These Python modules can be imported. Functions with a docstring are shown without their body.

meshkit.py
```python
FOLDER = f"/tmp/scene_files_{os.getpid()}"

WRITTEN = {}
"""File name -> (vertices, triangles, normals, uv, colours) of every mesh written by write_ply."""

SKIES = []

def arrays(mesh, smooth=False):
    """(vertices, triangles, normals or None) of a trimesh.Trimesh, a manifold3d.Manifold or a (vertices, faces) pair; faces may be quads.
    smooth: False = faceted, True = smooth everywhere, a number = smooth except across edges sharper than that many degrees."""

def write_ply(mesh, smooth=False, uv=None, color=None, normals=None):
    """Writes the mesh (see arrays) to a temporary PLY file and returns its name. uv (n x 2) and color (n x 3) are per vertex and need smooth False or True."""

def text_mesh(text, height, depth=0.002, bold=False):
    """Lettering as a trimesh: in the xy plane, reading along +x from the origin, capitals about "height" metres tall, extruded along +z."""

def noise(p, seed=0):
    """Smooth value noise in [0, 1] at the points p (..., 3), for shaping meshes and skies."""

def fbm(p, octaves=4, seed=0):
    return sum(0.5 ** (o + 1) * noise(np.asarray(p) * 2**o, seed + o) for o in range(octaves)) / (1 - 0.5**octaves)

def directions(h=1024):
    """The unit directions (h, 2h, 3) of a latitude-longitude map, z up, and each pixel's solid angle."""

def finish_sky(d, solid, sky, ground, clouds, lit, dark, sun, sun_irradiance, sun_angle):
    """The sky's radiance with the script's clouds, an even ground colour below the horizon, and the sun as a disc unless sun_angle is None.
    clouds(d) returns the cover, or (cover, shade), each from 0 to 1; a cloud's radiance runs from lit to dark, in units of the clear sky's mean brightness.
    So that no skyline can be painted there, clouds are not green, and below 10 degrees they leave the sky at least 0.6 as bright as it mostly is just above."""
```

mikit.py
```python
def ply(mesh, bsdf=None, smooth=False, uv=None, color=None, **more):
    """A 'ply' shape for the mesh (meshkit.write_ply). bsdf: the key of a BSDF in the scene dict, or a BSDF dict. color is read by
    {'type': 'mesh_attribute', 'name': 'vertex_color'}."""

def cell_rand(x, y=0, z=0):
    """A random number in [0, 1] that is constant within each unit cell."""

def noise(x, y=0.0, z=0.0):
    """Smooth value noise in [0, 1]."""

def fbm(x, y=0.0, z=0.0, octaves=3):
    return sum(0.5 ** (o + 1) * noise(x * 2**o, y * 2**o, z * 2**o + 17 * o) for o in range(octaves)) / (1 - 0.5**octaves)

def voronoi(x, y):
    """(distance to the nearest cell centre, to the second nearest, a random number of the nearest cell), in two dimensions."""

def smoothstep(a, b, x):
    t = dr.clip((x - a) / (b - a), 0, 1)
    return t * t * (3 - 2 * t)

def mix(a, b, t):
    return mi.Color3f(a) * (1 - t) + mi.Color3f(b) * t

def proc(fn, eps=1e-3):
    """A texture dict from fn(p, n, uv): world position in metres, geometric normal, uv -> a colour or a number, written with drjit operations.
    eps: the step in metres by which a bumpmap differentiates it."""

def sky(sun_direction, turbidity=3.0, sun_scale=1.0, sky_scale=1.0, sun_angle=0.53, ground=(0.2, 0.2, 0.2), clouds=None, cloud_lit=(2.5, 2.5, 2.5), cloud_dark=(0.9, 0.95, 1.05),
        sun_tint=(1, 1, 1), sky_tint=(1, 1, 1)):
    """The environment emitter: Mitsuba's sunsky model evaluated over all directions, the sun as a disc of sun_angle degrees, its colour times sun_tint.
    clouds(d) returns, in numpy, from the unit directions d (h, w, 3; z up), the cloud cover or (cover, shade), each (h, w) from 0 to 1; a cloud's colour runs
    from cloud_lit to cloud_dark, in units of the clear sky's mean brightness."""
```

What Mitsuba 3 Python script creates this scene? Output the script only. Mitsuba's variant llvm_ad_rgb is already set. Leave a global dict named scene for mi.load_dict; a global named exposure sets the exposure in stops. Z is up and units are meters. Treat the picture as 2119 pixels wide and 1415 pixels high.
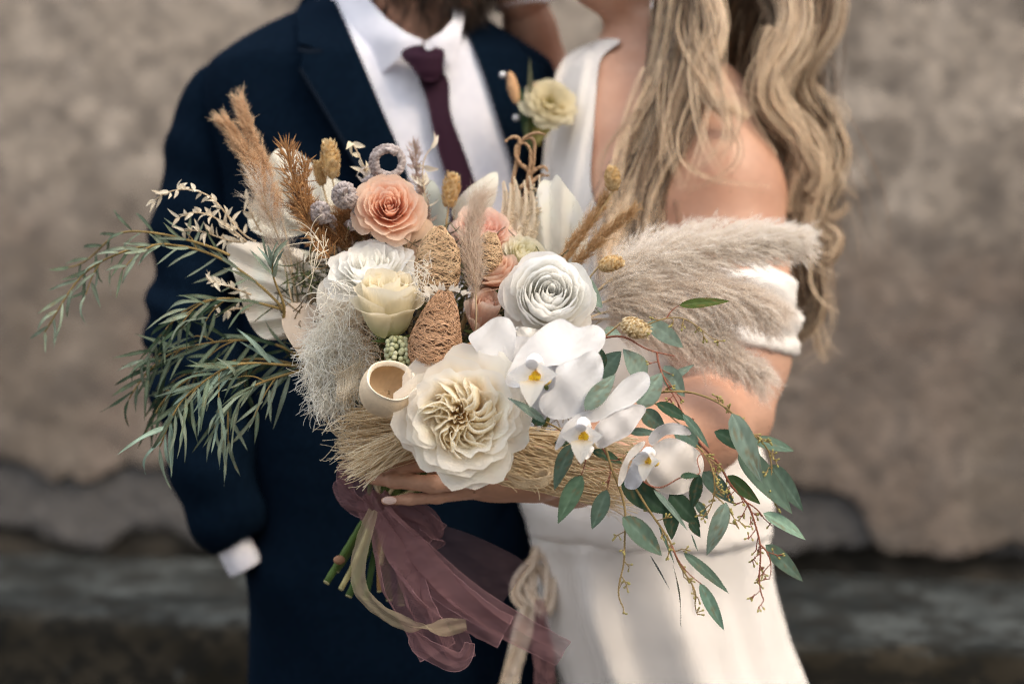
import math, random
import numpy as np, trimesh, mitsuba as mi, mikit, meshkit
import drjit as dr
from scipy.interpolate import CubicSpline, PchipInterpolator
from scipy.spatial import Delaunay
import shapely
from shapely.geometry import Polygon

T = mi.ScalarTransform4f
scene, labels = {}, {}
# ------------------------------------------------------------------ camera, sky, exposure
CAM_Y, CAM_Z, TAN = -2.0, 1.12, 0.225
scene['camera'] = {'type': 'thinlens', 'fov': math.degrees(2 * math.atan(TAN)), 'fov_axis': 'x',
                   'aperture_radius': 0.0135, 'focus_distance': 1.90, 'near_clip': 0.05, 'far_clip': 200.0,
                   'to_world': T().look_at(origin=[0, CAM_Y, CAM_Z], target=[0, 0, CAM_Z], up=[0, 0, 1])}
scene['sky'] = mikit.sky((0.62, -0.50, 0.72), turbidity=3, sun_scale=0.25, sun_angle=28, clouds=lambda d: (np.ones(d.shape[:2]), 1 - d[..., 2]),   # an even overcast, three times as bright overhead as low down
                         cloud_lit=(3.2, 3.25, 3.35), cloud_dark=(1.05, 1.08, 1.12), ground=(0.08, 0.075, 0.07))
exposure = 2.92

rng = np.random.default_rng(7)
R0 = random.Random(5)

# ------------------------------------------------------------------ bookkeeping
_taken = {}
def numbered(base):
    n = _taken.get(base, -1) + 1
    _taken[base] = n
    return base if n == 0 else f'{base}_{n:03d}'
def thing(name, label, cat, group=None):
    key = numbered(name)
    labels[key] = {'label': label, 'category': cat}
    if group: labels[key]['group'] = group
    return key
def part(parent, name, mesh, m, smooth=True, color=None, uv=None, label=None, stuff=False):
    key = numbered(parent + '__' + name)
    scene[key] = mikit.ply(mesh, m, smooth=smooth, color=color, uv=uv)
    if label: labels.setdefault(key, {})['label'] = label
    if stuff: labels.setdefault(key, {})['kind'] = 'stuff'
    return key
def whole(name, mesh, m, label, cat=None, kind=None, group=None, **k):
    key = numbered(name)
    scene[key] = mikit.ply(mesh, m, **k)
    labels[key] = {'label': label}
    if cat: labels[key]['category'] = cat
    if kind: labels[key]['kind'] = kind
    if group: labels[key]['group'] = group
    return key

# ------------------------------------------------------------------ places and curves
def S(y):                      # metres per photograph pixel at depth y
    return 2 * TAN * (y - CAM_Y) / 2119.0
def P(px, py, y):
    s = S(y)
    return np.array([(px - 1059.5) * s, y, CAM_Z - (py - 707.5) * s])
def PP(rows):                  # rows of (px, py, y)
    return np.array([P(*r) for r in rows])
def unit(v):
    v = np.asarray(v, float)
    return v / (np.linalg.norm(v, axis=-1, keepdims=True) + 1e-12)
def curve(pts, n):
    pts = np.asarray(pts, float)
    if len(pts) == 2:
        return pts[0] + (pts[1] - pts[0]) * np.linspace(0, 1, n)[:, None]
    t = np.concatenate([[0], np.cumsum(np.linalg.norm(np.diff(pts, axis=0), axis=1) + 1e-9)])
    return CubicSpline(t, pts)(np.linspace(0, t[-1], n))
def frame(t):
    t = unit(t)
    a = np.cross(t, [0, 0, 1.0] if abs(t[2]) < 0.9 else [1.0, 0, 0]); a = unit(a)
    return t, a, np.cross(t, a)
def mix3(a, b, t):
    t = np.asarray(t)[..., None]
    return np.asarray(a) * (1 - t) + np.asarray(b) * t
def sm(a, b, x):
    t = np.clip((np.asarray(x, float) - a) / (b - a), 0, 1)
    return t * t * (3 - 2 * t)

# ------------------------------------------------------------------ meshes
def cat(ms):
    """Joins (vertices, faces[, colours]) tuples."""
    ms = [m for m in ms if len(m[0])]
    at = np.cumsum([0] + [len(m[0]) for m in ms])
    v = np.vstack([m[0] for m in ms]); f = np.vstack([m[1] + a for m, a in zip(ms, at)])
    if len(ms[0]) > 2:
        return v, f, np.vstack([m[2] for m in ms])
    return v, f
def tubes(Pt, R, sides=3):
    """Many polylines (m, n, 3) with radii (m, n) as tubes; returns vertices, faces and for each vertex its strand and its place along it."""
    Pt = np.asarray(Pt, float)
    if Pt.ndim == 2: Pt = Pt[None]
    m, n, _ = Pt.shape
    R = np.broadcast_to(np.asarray(R, float), (m, n))
    t = unit(np.gradient(Pt, axis=1))
    mean = unit(Pt[:, -1] - Pt[:, 0] + 1e-9)
    ref = np.where(np.abs(mean[:, 2:]) < 0.8, [[0, 0, 1.0]], [[0.2, 1.0, 0]])
    a = unit(np.cross(t, ref[:, None]))
    b = np.cross(t, a)
    ang = np.arange(sides) * 2 * np.pi / sides
    v = Pt[:, :, None] + R[:, :, None, None] * (np.cos(ang)[None, None, :, None] * a[:, :, None] + np.sin(ang)[None, None, :, None] * b[:, :, None])
    base = (np.arange(m) * n * sides)[:, None, None]
    i = np.arange(n - 1)[None, :, None]; j = np.arange(sides)[None, None, :]
    k = (j + 1) % sides
    q = np.stack(np.broadcast_arrays(base + i * sides + j, base + i * sides + k, base + (i + 1) * sides + k, base + (i + 1) * sides + j), -1).reshape(-1, 4)
    f = np.vstack([q[:, [0, 1, 2]], q[:, [0, 2, 3]]])
    if sides > 3:  # caps
        caps = []
        for st in (0, n - 1):
            o = np.arange(m) * n * sides + st * sides
            for c in range(1, sides - 1):
                caps.append(np.stack([o, o + c, o + c + 1] if st else [o, o + c + 1, o + c], 1))
        f = np.vstack([f] + caps)
    strand = np.repeat(np.arange(m), n * sides); along = np.tile(np.repeat(np.linspace(0, 1, n), sides), m)
    return v.reshape(-1, 3), f, strand, along
def tube(pts, r0, r1=None, n=24, sides=8):
    c = curve(pts, n)
    r = np.linspace(r0, r0 if r1 is None else r1, n)
    v, f, _, _ = tubes(c[None], r[None], sides)
    return v, f
def grid_faces(n, m, close=False):
    i, j = np.meshgrid(np.arange(n - 1), np.arange(m if close else m - 1), indexing='ij')
    k = (j + 1) % m
    q = np.stack([i * m + j, i * m + k, (i + 1) * m + k, (i + 1) * m + j], -1).reshape(-1, 4)
    return np.vstack([q[:, [0, 1, 2]], q[:, [0, 2, 3]]])
def nets(fn, lo, hi, h):
    """The zero surface of fn as a mesh (surface nets)."""
    lo, hi = np.asarray(lo, float), np.asarray(hi, float)
    n = np.ceil((hi - lo) / h).astype(int) + 1
    ax = [lo[i] + h * np.arange(n[i]) for i in range(3)]
    F = np.empty(n)
    for i in range(n[0]):
        y, z = np.meshgrid(ax[1], ax[2], indexing='ij')
        F[i] = fn(np.stack([np.full(y.size, ax[0][i]), y.ravel(), z.ravel()], 1)).reshape(n[1], n[2])
    c = n - 1
    acc = np.zeros((*c, 3)); cnt = np.zeros(c)
    corner = {o: F[o[0]:o[0] + c[0], o[1]:o[1] + c[1], o[2]:o[2] + c[2]] for o in np.ndindex(2, 2, 2)}
    for o in np.ndindex(2, 2, 2):
        for d in range(3):
            if o[d]: continue
            e = list(o); e[d] = 1
            a, b = corner[o], corner[tuple(e)]
            x = (a < 0) != (b < 0)
            t = np.where(x, a / np.where(x, a - b, 1), 0)
            for k in range(3):
                acc[..., k] += np.where(x, (t if k == d else o[k]), 0)
            cnt += x
    on = cnt > 0
    idx = -np.ones(c, int); idx[on] = np.arange(on.sum())
    cell = np.stack(np.nonzero(on), 1)
    v = lo + h * (cell + acc[on] / cnt[on][:, None])
    fs = []
    for d in range(3):
        u, w = [(1, 2), (2, 0), (0, 1)][d]
        sl = [slice(1, c[k]) for k in range(3)]; sl[d] = slice(0, c[d])
        e = [s for s in sl]; e[d] = slice(1, c[d] + 1)
        a, b = F[tuple(sl)], F[tuple(e)]
        x = np.stack(np.nonzero((a < 0) != (b < 0)), 1) + [1 if k != d else 0 for k in range(3)]
        flip = F[tuple(x.T)] < 0
        du, dw = np.eye(3, dtype=int)[u], np.eye(3, dtype=int)[w]
        q = np.stack([idx[tuple((x - du - dw).T)], idx[tuple((x - dw).T)], idx[tuple(x.T)], idx[tuple((x - du).T)]], 1)
        q = np.where(flip[:, None], q, q[:, ::-1])
        fs.append(q)
    q = np.vstack(fs)
    return v, np.vstack([q[:, [0, 1, 2]], q[:, [0, 2, 3]]])
def bone(p, a, b, ra, rb):
    a, b = np.asarray(a), np.asarray(b); d = b - a
    t = np.clip((p - a) @ d / (d @ d + 1e-12), 0, 1)
    return np.linalg.norm(p - a - t[:, None] * d, axis=1) - (ra + (rb - ra) * t)
def chain(p, pts, rs, k=0.012):
    out = None
    for i in range(len(pts) - 1):
        d = bone(p, pts[i], pts[i + 1], rs[i], rs[i + 1])
        out = d if out is None else smin(out, d, k)
    return out
def smin(a, b, k):
    h = np.clip(0.5 + 0.5 * (b - a) / k, 0, 1)
    return b + (a - b) * h - k * h * (1 - h)
def ellip(p, c, r):
    q = (p - np.asarray(c)) / np.asarray(r)
    return (np.linalg.norm(q, axis=1) - 1) * min(r)
class Loft:
    """A trunk given by rows (py, left px, right px, centre depth, half depth): an outline in front view with real depth."""
    def __init__(self, rows, power=2.3):
        rows = sorted([(CAM_Z - (r[0] - 707.5) * S(r[3]), (0.5 * (r[1] + r[2]) - 1059.5) * S(r[3]), 0.5 * (r[2] - r[1]) * S(r[3]), r[3], r[4]) for r in rows])
        a = np.array(rows); self.z = a[:, 0]; self.f = PchipInterpolator(a[:, 0], a[:, 1:]); self.power = power
    def at(self, z): return self.f(np.clip(z, self.z[0], self.z[-1])).T
    def field(self, p):
        cx, rx, cy, ry = self.at(p[:, 2]); n = self.power
        d = ((np.abs((p[:, 0] - cx) / rx) ** n + np.abs((p[:, 1] - cy) / ry) ** n) ** (1 / n) - 1) * np.minimum(rx, ry)
        return np.maximum(d, np.maximum(p[:, 2] - self.z[-1], self.z[0] - p[:, 2]))
    def front(self, x, z):
        cx, rx, cy, ry = self.at(z); n = self.power
        u = np.clip(np.abs((x - cx) / rx), 0, 0.985)
        return cy - ry * (1 - u ** n) ** (1 / n)
def smooth_outline(pts, n=90, sharp=False):
    pts = np.asarray(pts, float)
    if sharp:
        q = np.vstack([pts, pts[:1]])
        t = np.concatenate([[0], np.cumsum(np.linalg.norm(np.diff(q, axis=0), axis=1))])
        tt = np.unique(np.concatenate([np.linspace(0, t[-1], n), t]))[:-1]
        return np.stack([np.interp(tt, t, q[:, k]) for k in range(2)], 1)
    q = np.vstack([pts, pts[:1]])
    t = np.concatenate([[0], np.cumsum(np.linalg.norm(np.diff(q, axis=0), axis=1))])
    return CubicSpline(t, q, bc_type='periodic')(np.linspace(0, t[-1], n, endpoint=False))
def patch(outline, depth, step=9, thick=0.002, sharp=False, n=90):
    """A bent sheet with thickness: an outline in photograph pixels laid on the surface y = depth(px, py)."""
    o = smooth_outline(outline, n, sharp)
    poly = Polygon(o).buffer(0)
    x0, y0, x1, y1 = poly.bounds
    g = np.stack(np.meshgrid(np.arange(x0, x1, step), np.arange(y0, y1, step)), -1).reshape(-1, 2)
    g = g + 0.15 * step * np.sin(g[:, ::-1] * 1.7)
    inner = poly.buffer(-0.35 * step)
    g = g[shapely.contains_xy(inner, g[:, 0], g[:, 1])] if not inner.is_empty else g[:0]
    pts = np.vstack([o, g])
    tri = Delaunay(pts).simplices
    c = pts[tri].mean(1)
    tri = tri[shapely.contains_xy(poly.buffer(1e-6), c[:, 0], c[:, 1])]
    e = pts[tri]
    area = np.cross(e[:, 1] - e[:, 0], e[:, 2] - e[:, 0])
    tri = np.where((area > 0)[:, None], tri, tri[:, ::-1])
    tri = tri[np.abs(area) > 1e-6]
    y = depth(pts[:, 0], pts[:, 1])
    s = 2 * TAN * (y - CAM_Y) / 2119.0
    v = np.stack([(pts[:, 0] - 1059.5) * s, y, CAM_Z - (pts[:, 1] - 707.5) * s], 1)
    if not thick:
        return v, tri, pts
    m, k = len(v), len(o)
    back = v + [0, thick, 0]
    i = np.arange(k); j = (i + 1) % k
    rim = np.vstack([np.stack([i, j, j + m], 1), np.stack([i, j + m, i + m], 1)])
    return np.vstack([v, back]), np.vstack([tri, tri[:, ::-1] + m, rim]), np.vstack([pts, pts])
def on(loft, off):
    def depth(px, py):
        y = np.full(len(px), 0.35)
        for _ in range(5):
            s = 2 * TAN * (y - CAM_Y) / 2119.0
            y = loft.front((px - 1059.5) * s, CAM_Z - (py - 707.5) * s) - off
        return y
    return depth

# ------------------------------------------------------------------ materials
N, FB, V3, SS, MX = mikit.noise, mikit.fbm, mikit.voronoi, mikit.smoothstep, mikit.mix
VC = {'type': 'mesh_attribute', 'name': 'vertex_color'}
def mat(name, col, rough=0.6, spec=0.4, bump=None, bscale=0.001, eps=1e-3, thin=None, two=True, **k):
    c = mikit.proc(col, eps) if callable(col) else (col if isinstance(col, dict) else {'type': 'rgb', 'value': list(col)})
    if thin is not None:
        b = {'type': 'principledthin', 'base_color': c, 'roughness': rough, 'diff_trans': thin, 'eta': 1.35, **k}
        scene['mat_' + name] = b
        return 'mat_' + name
    b = {'type': 'principled', 'base_color': c, 'roughness': rough, 'specular': spec, **k}
    if bump:
        b = {'type': 'bumpmap', 'arbitrary': mikit.proc(bump, eps), 'scale': bscale, 'bsdf': b}
    scene['mat_' + name] = {'type': 'twosided', 'bsdf': b} if two else b
    return 'mat_' + name
M_PETAL = mat('petal', VC, rough=0.75, thin=1.15)
M_WAXY = mat('waxy_petal', VC, rough=0.5, thin=0.35)
M_LEAF = mat('leaf', VC, rough=0.5, thin=0.35)
M_DRY = mat('dry', VC, rough=0.8, thin=0.6)
M_FIBRE = mat('fibre', VC, rough=0.8, thin=1.0)
M_SOLID = mat('solid', VC, rough=0.7, spec=0.25)
M_HAIR = mat('hair', VC, rough=0.34, spec=0.55)
# ------------------------------------------------------------------ the setting: ground, ledge, plastered wall
def wall_y(x): return 1.53 - 0.27 * x
def on_wall(off, amp=0.003, seed=1):
    def depth(px, py):
        y = np.full(len(px), 1.5)
        for _ in range(8):
            s = 2 * TAN * (y - CAM_Y) / 2119.0
            x = (px - 1059.5) * s
            y = wall_y(x) - off
        z = CAM_Z - (py - 707.5) * s
        return y - amp * (meshkit.fbm(np.stack([x * 9, z * 9, 0 * x + seed], 1), 4, seed) - 0.5)
    return depth
def c_plaster(p, n, uv):
    a = FB(p.x * 3.1 + 3, p.z * 3.4, 1.5, 5)
    b = FB(p.x * 14, p.z * 15, 4.2, 4)
    c = FB(p.x * 45 + 7, p.z * 48, 2.0, 3)
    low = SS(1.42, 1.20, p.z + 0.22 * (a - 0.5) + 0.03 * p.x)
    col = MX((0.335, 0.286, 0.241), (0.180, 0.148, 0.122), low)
    col = MX(col, (0.43, 0.372, 0.318), 0.7 * SS(0.48, 0.70, b) * (1 - low * 0.7))
    m = FB(p.x * 13 + 9, p.z * 15 + 2, 0.4, 5)
    dark = SS(0.45, 0.60, m) * SS(0.28, 0.55, FB(p.x * 2.4 + 4, p.z * 2.1, 3.0, 3))
    col = MX(col, (0.110, 0.092, 0.079), 0.62 * dark)
    col = MX(col, (0.24, 0.18, 0.15), 0.35 * SS(0.52, 0.72, FB(p.x * 5 + 31, p.z * 5, 8.0, 3)) * low)
    fine = SS(0.50, 0.68, FB(p.x * 26 + 3, p.z * 30, 5.0, 3))
    col = MX(col, (0.12, 0.104, 0.094), 0.45 * fine)
    return col * (0.70 + 0.62 * c)
def c_cement(p, n, uv):
    a = FB(p.x * 7, p.z * 9, 1.5, 4)
    return MX((0.150, 0.140, 0.134), (0.080, 0.076, 0.075), a) * (0.8 + 0.4 * FB(p.x * 40, p.z * 40, 1.0, 3))
def c_base(p, n, uv):
    a = FB(p.x * 16, p.z * 18, p.y * 16, 4)
    return MX((0.018, 0.016, 0.013), (0.07, 0.06, 0.048), SS(0.35, 0.75, a))
def c_ledge(p, n, uv):
    a = FB(p.x * 13, p.y * 9, p.z * 13, 4); b = FB(p.x * 48, p.y * 30, p.z * 48, 3)
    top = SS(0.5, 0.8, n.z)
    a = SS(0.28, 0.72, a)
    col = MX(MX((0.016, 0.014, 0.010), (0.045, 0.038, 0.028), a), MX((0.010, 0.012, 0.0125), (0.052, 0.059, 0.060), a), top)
    col = MX(col, (0.012, 0.012, 0.011), 0.8 * SS(0.46, 0.60, b))
    return MX(col, (0.10, 0.105, 0.10), 0.4 * SS(0.68, 0.8, FB(p.x * 33 + 5, p.y * 20, p.z * 33, 3)))
M_PLASTER = mat('plaster', c_plaster, 0.95, 0.15, bump=lambda p, n, uv: FB(p.x * 60, p.z * 60, 0, 4), bscale=0.003)
M_CEMENT = mat('cement', c_cement, 0.95, 0.15, bump=lambda p, n, uv: FB(p.x * 60, p.z * 60, 0, 4), bscale=0.006)
M_BASE = mat('masonry', c_base, 0.95, 0.15)
M_LEDGE = mat('ledge', c_ledge, 0.95, 0.15)
M_GROUND = mat('ground', lambda p, n, uv: MX((0.05, 0.045, 0.04), (0.10, 0.09, 0.08), FB(p.x * 6, p.y * 6, 0, 4)), 0.95, 0.1)

g = np.array([[-60, -60, 0], [60, -60, 0], [60, 60, 0], [-60, 60, 0.0]])
whole('ground', (g, np.array([[0, 1, 2], [0, 2, 3]])), M_GROUND, 'dark bare ground in front of the old wall', kind='structure')
wall = thing('plaster_wall', 'old mottled beige plaster wall with broken lower edge behind the couple', 'wall')
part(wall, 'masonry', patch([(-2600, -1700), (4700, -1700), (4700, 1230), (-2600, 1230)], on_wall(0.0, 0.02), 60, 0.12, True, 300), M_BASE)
lo_c = [(-2600, 1120), (-1400, 1080), (-700, 1110), (-250, 1125), (0, 1092), (60, 1084), (120, 1120), (165, 1138), (215, 1134), (265, 1100), (340, 1096), (430, 1126), (560, 1128), (800, 1120), (1100, 1140), (1500, 1150), (1640, 1148), (1720, 1132), (1790, 1120), (1900, 1140), (2200, 1150), (3000, 1140), (4700, 1150)]
def ragged(o, seed, amp=12):   # broken edges wander at several sizes
    o = np.asarray(o, float); x = np.arange(o[0, 0], o[-1, 0], 9.0); y = np.interp(x, o[:, 0], o[:, 1])
    return [(a, b) for a, b in zip(x, y + amp * 2.4 * (meshkit.fbm(np.stack([x * .022, 0 * x + seed, 0 * x], 1), 4, seed) - .5))]
lo_c = ragged(lo_c, 3)
part(wall, 'cement_coat', patch([(4700, -1690), (-2600, -1690)] + lo_c, on_wall(0.012, 0.004, 2), 30, 0.008, True, 200), M_CEMENT, label='bare grey cement coat showing below the plaster')
lo_p = [(-2600, 1000), (-1300, 980), (-500, 1000), (-200, 950), (0, 942), (60, 965), (110, 990), (160, 1003), (215, 985), (270, 962), (340, 958), (500, 975), (900, 1000), (1300, 1010), (1560, 1000), (1660, 1005), (1745, 1012), (1790, 1060), (1800, 1110), (1840, 1140), (1960, 1152), (2080, 1130), (2200, 1146), (3000, 1130), (4700, 1140)]
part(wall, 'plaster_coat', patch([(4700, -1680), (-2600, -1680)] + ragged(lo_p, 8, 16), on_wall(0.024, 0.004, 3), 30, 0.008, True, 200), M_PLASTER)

ZL = 0.770
nx, ny = 150, 40
xs = np.linspace(-4.5, 4.5, nx)
rows = []
prof = [(0.0, 0.0)] + [(0.0, ZL * t) for t in np.linspace(0.15, 0.96, 14)] + [(0.004, ZL - 0.012), (0.012, ZL - 0.003)] + [(0.012 + 0.95 * t, ZL) for t in np.linspace(0.03, 1, 24)]
L = np.array([[[x, 0.77 - 0.30 * x + a, z] for x in xs] for a, z in prof])
d = 0.016 * (meshkit.fbm(L * [14, 14, 14], 4, 3) - 0.5)
L[..., 2] += d * (L[..., 2] > 0.3); L[..., 1] += 0.012 * (meshkit.fbm(L * [8, 8, 8], 3, 9) - 0.5)
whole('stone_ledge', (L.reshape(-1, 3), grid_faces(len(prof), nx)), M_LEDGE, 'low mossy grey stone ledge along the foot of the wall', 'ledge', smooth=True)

# ------------------------------------------------------------------ cloth and skin
def weave(f, a=1.0):
    return lambda p, n, uv: 0.5 + 0.25 * dr.sin(p.x * f + p.z * f * 0.6) * dr.sin(p.z * f - p.x * 0.5 * f) + 0.5 * a * FB(p.x * 300, p.z * 300, p.y * 300, 2)
def c_suit(p, n, uv):
    a = FB(p.x * 260, p.z * 260, p.y * 260, 2)
    return MX((0.0016, 0.0048, 0.0112), (0.0032, 0.0090, 0.0195), a)
M_SUIT = mat('navy_wool', c_suit, 1.0, 0.03, bump=weave(2600), bscale=0.0006, sheen=0.03, sheen_tint=1.0)
M_SUIT2 = mat('navy_edge', (0.0030, 0.0070, 0.015), 0.9, 0.1)
M_SHIRT = mat('shirt_cotton', lambda p, n, uv: MX((0.66, 0.66, 0.75), (0.74, 0.74, 0.82), FB(p.x * 120, p.z * 120, 0, 2)), 0.85, 0.2, bump=weave(3200), bscale=0.0004)
M_TIE = mat('plum_silk', lambda p, n, uv: MX((0.017, 0.0045, 0.0125), (0.030, 0.0085, 0.022), SS(0.3, 0.7, 0.5 + 0.5 * dr.sin((p.x + p.z) * 1500) * dr.sin((p.x - p.z) * 900))), 0.8, 0.15, bump=weave(2400, 0.4), bscale=0.0005)
def c_skin(lightc, darkc):
    def f(p, n, uv):
        a = FB(p.x * 22, p.y * 22, p.z * 22, 3)
        pore = FB(p.x * 420, p.y * 420, p.z * 420, 2)
        d1, d2, w = V3(p.x * 62 + 3 * p.y, p.z * 62)
        mole = SS(0.10, 0.05, d1) * SS(0.90, 0.93, w)
        col = MX(lightc, darkc, SS(0.25, 0.75, a)) * (0.93 + 0.14 * pore)
        return MX(col, (0.16, 0.07, 0.04), 0.55 * mole)
    return f
M_SKIN_G = mat('tanned_skin', c_skin((0.44, 0.235, 0.15), (0.37, 0.18, 0.11)), 0.5, 0.35, bump=lambda p, n, uv: FB(p.x * 500, p.y * 500, p.z * 500, 2), bscale=0.0006)
M_SKIN_B = mat('warm_skin', c_skin((0.56, 0.335, 0.240), (0.47, 0.250, 0.168)), 0.46, 0.38, bump=lambda p, n, uv: FB(p.x * 420, p.y * 420, p.z * 420, 2), bscale=0.0006)
M_NAIL = mat('nail', (0.78, 0.58, 0.52), 0.2, 0.5, clearcoat=0.6)
M_DRESS = mat('white_crepe', lambda p, n, uv: MX((0.69, 0.655, 0.63), (0.75, 0.715, 0.69), FB(p.x * 40, p.z * 40, p.y * 40, 3)), 0.7, 0.3, bump=weave(2200), bscale=0.0004, sheen=0.2)
M_SATIN = mat('beige_satin', lambda p, n, uv: MX((0.58, 0.48, 0.385), (0.66, 0.56, 0.46), FB(p.x * 60, p.z * 60, 0, 3)), 0.45, 0.5)
M_BEARD = mat('beard', VC, 0.6, 0.3)

def folds(mesh, fn):
    v, f = mesh
    m = trimesh.Trimesh(v, f, process=False)
    n = np.array(m.vertex_normals)
    return v + n * fn(v)[:, None], f

# ------------------------------------------------------------------ the groom
groom = thing('person', 'bearded man in navy suit, white shirt and plum tie, hand in pocket', 'person')
TORSO = Loft([(-30, 740, 940, .47, .04), (10, 655, 968, .468, .055), (45, 575, 1010, .458, .070), (90, 490, 1085, .442, .090), (140, 425, 1146, .43, .108), (200, 420, 1160, .43, .12), (300, 440, 1140, .43, .133), (450, 465, 1120, .43, .137), (650, 490, 1105, .43, .132), (850, 500, 1090, .43, .126), (1050, 508, 1085, .43, .128), (1160, 520, 1084, .43, .13), (1260, 540, 1082, .43, .132), (1420, 566, 1082, .43, .134)])
def wrinkle(v):
    w = meshkit.fbm(v * [7, 7, 16], 3, 4) - 0.5
    s = np.sin(v[:, 2] * 46 + v[:, 0] * 22 + 7 * meshkit.noise(v * 6, 3))
    return 0.008 * w + 0.0022 * s
POCKET = PP([(612, 1210, .385), (640, 1300, .390)])
tm = nets(lambda p: smin(TORSO.field(p), chain(p, POCKET, [.046, .044], .02), .03), P(380, 1420, .43) - [0.02, .2, 0.02], P(1200, -50, .43) + [.05, .2, .02], 0.008)
jacket = part(groom, 'jacket', folds(tm, lambda v: 0.8 * wrinkle(v)), M_SUIT, label='navy wool jacket')
SL = PP([(452, 205, .43), (428, 330, .425), (410, 480, .415), (402, 640, .40), (418, 800, .37), (440, 950, .365), (468, 1060, .355), (492, 1150, .355)])
SR = np.array([76, 79, 84, 94, 88, 80, 70, 50]) * S(.38)
cut_p, cut_n = P(486, 1131, .355), unit([0.52, -0.05, -0.86])
def sleeve_f(p):
    return np.maximum(chain(p, SL, SR, 0.03), (p - cut_p) @ cut_n)
sm_ = nets(sleeve_f, P(270, 1220, .3) - [0.03, .15, 0], P(570, 90, .43) + [.03, .13, .03], 0.007)
def sl_wr(v):
    s = np.sin(v[:, 2] * 58 - v[:, 0] * 40 + 9 * meshkit.noise(v * 7, 8))
    el = np.exp(-((v[:, 2] - 1.13) / 0.10) ** 2) + 0.4
    return 0.0042 * s * el + 0.003 * np.sin(v[:, 2] * 120 + v[:, 0] * 60 + 6 * meshkit.noise(v * 11, 2)) * el + 0.014 * (meshkit.fbm(v * 9, 3, 5) - 0.5)
part(groom, 'jacket__sleeve', folds(sm_, sl_wr), M_SUIT)
SRT = PP([(1098, 215, .45), (1150, 380, .50), (1160, 560, .53), (1100, 690, .56)])
part(groom, 'jacket__sleeve', nets(lambda p: chain(p, SRT, [.045, .046, .043, .038], .03), P(1040, 800, .5) - [.05, .1, 0], P(1250, 80, .5) + [.05, .15, .03], 0.009), M_SUIT)
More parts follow.
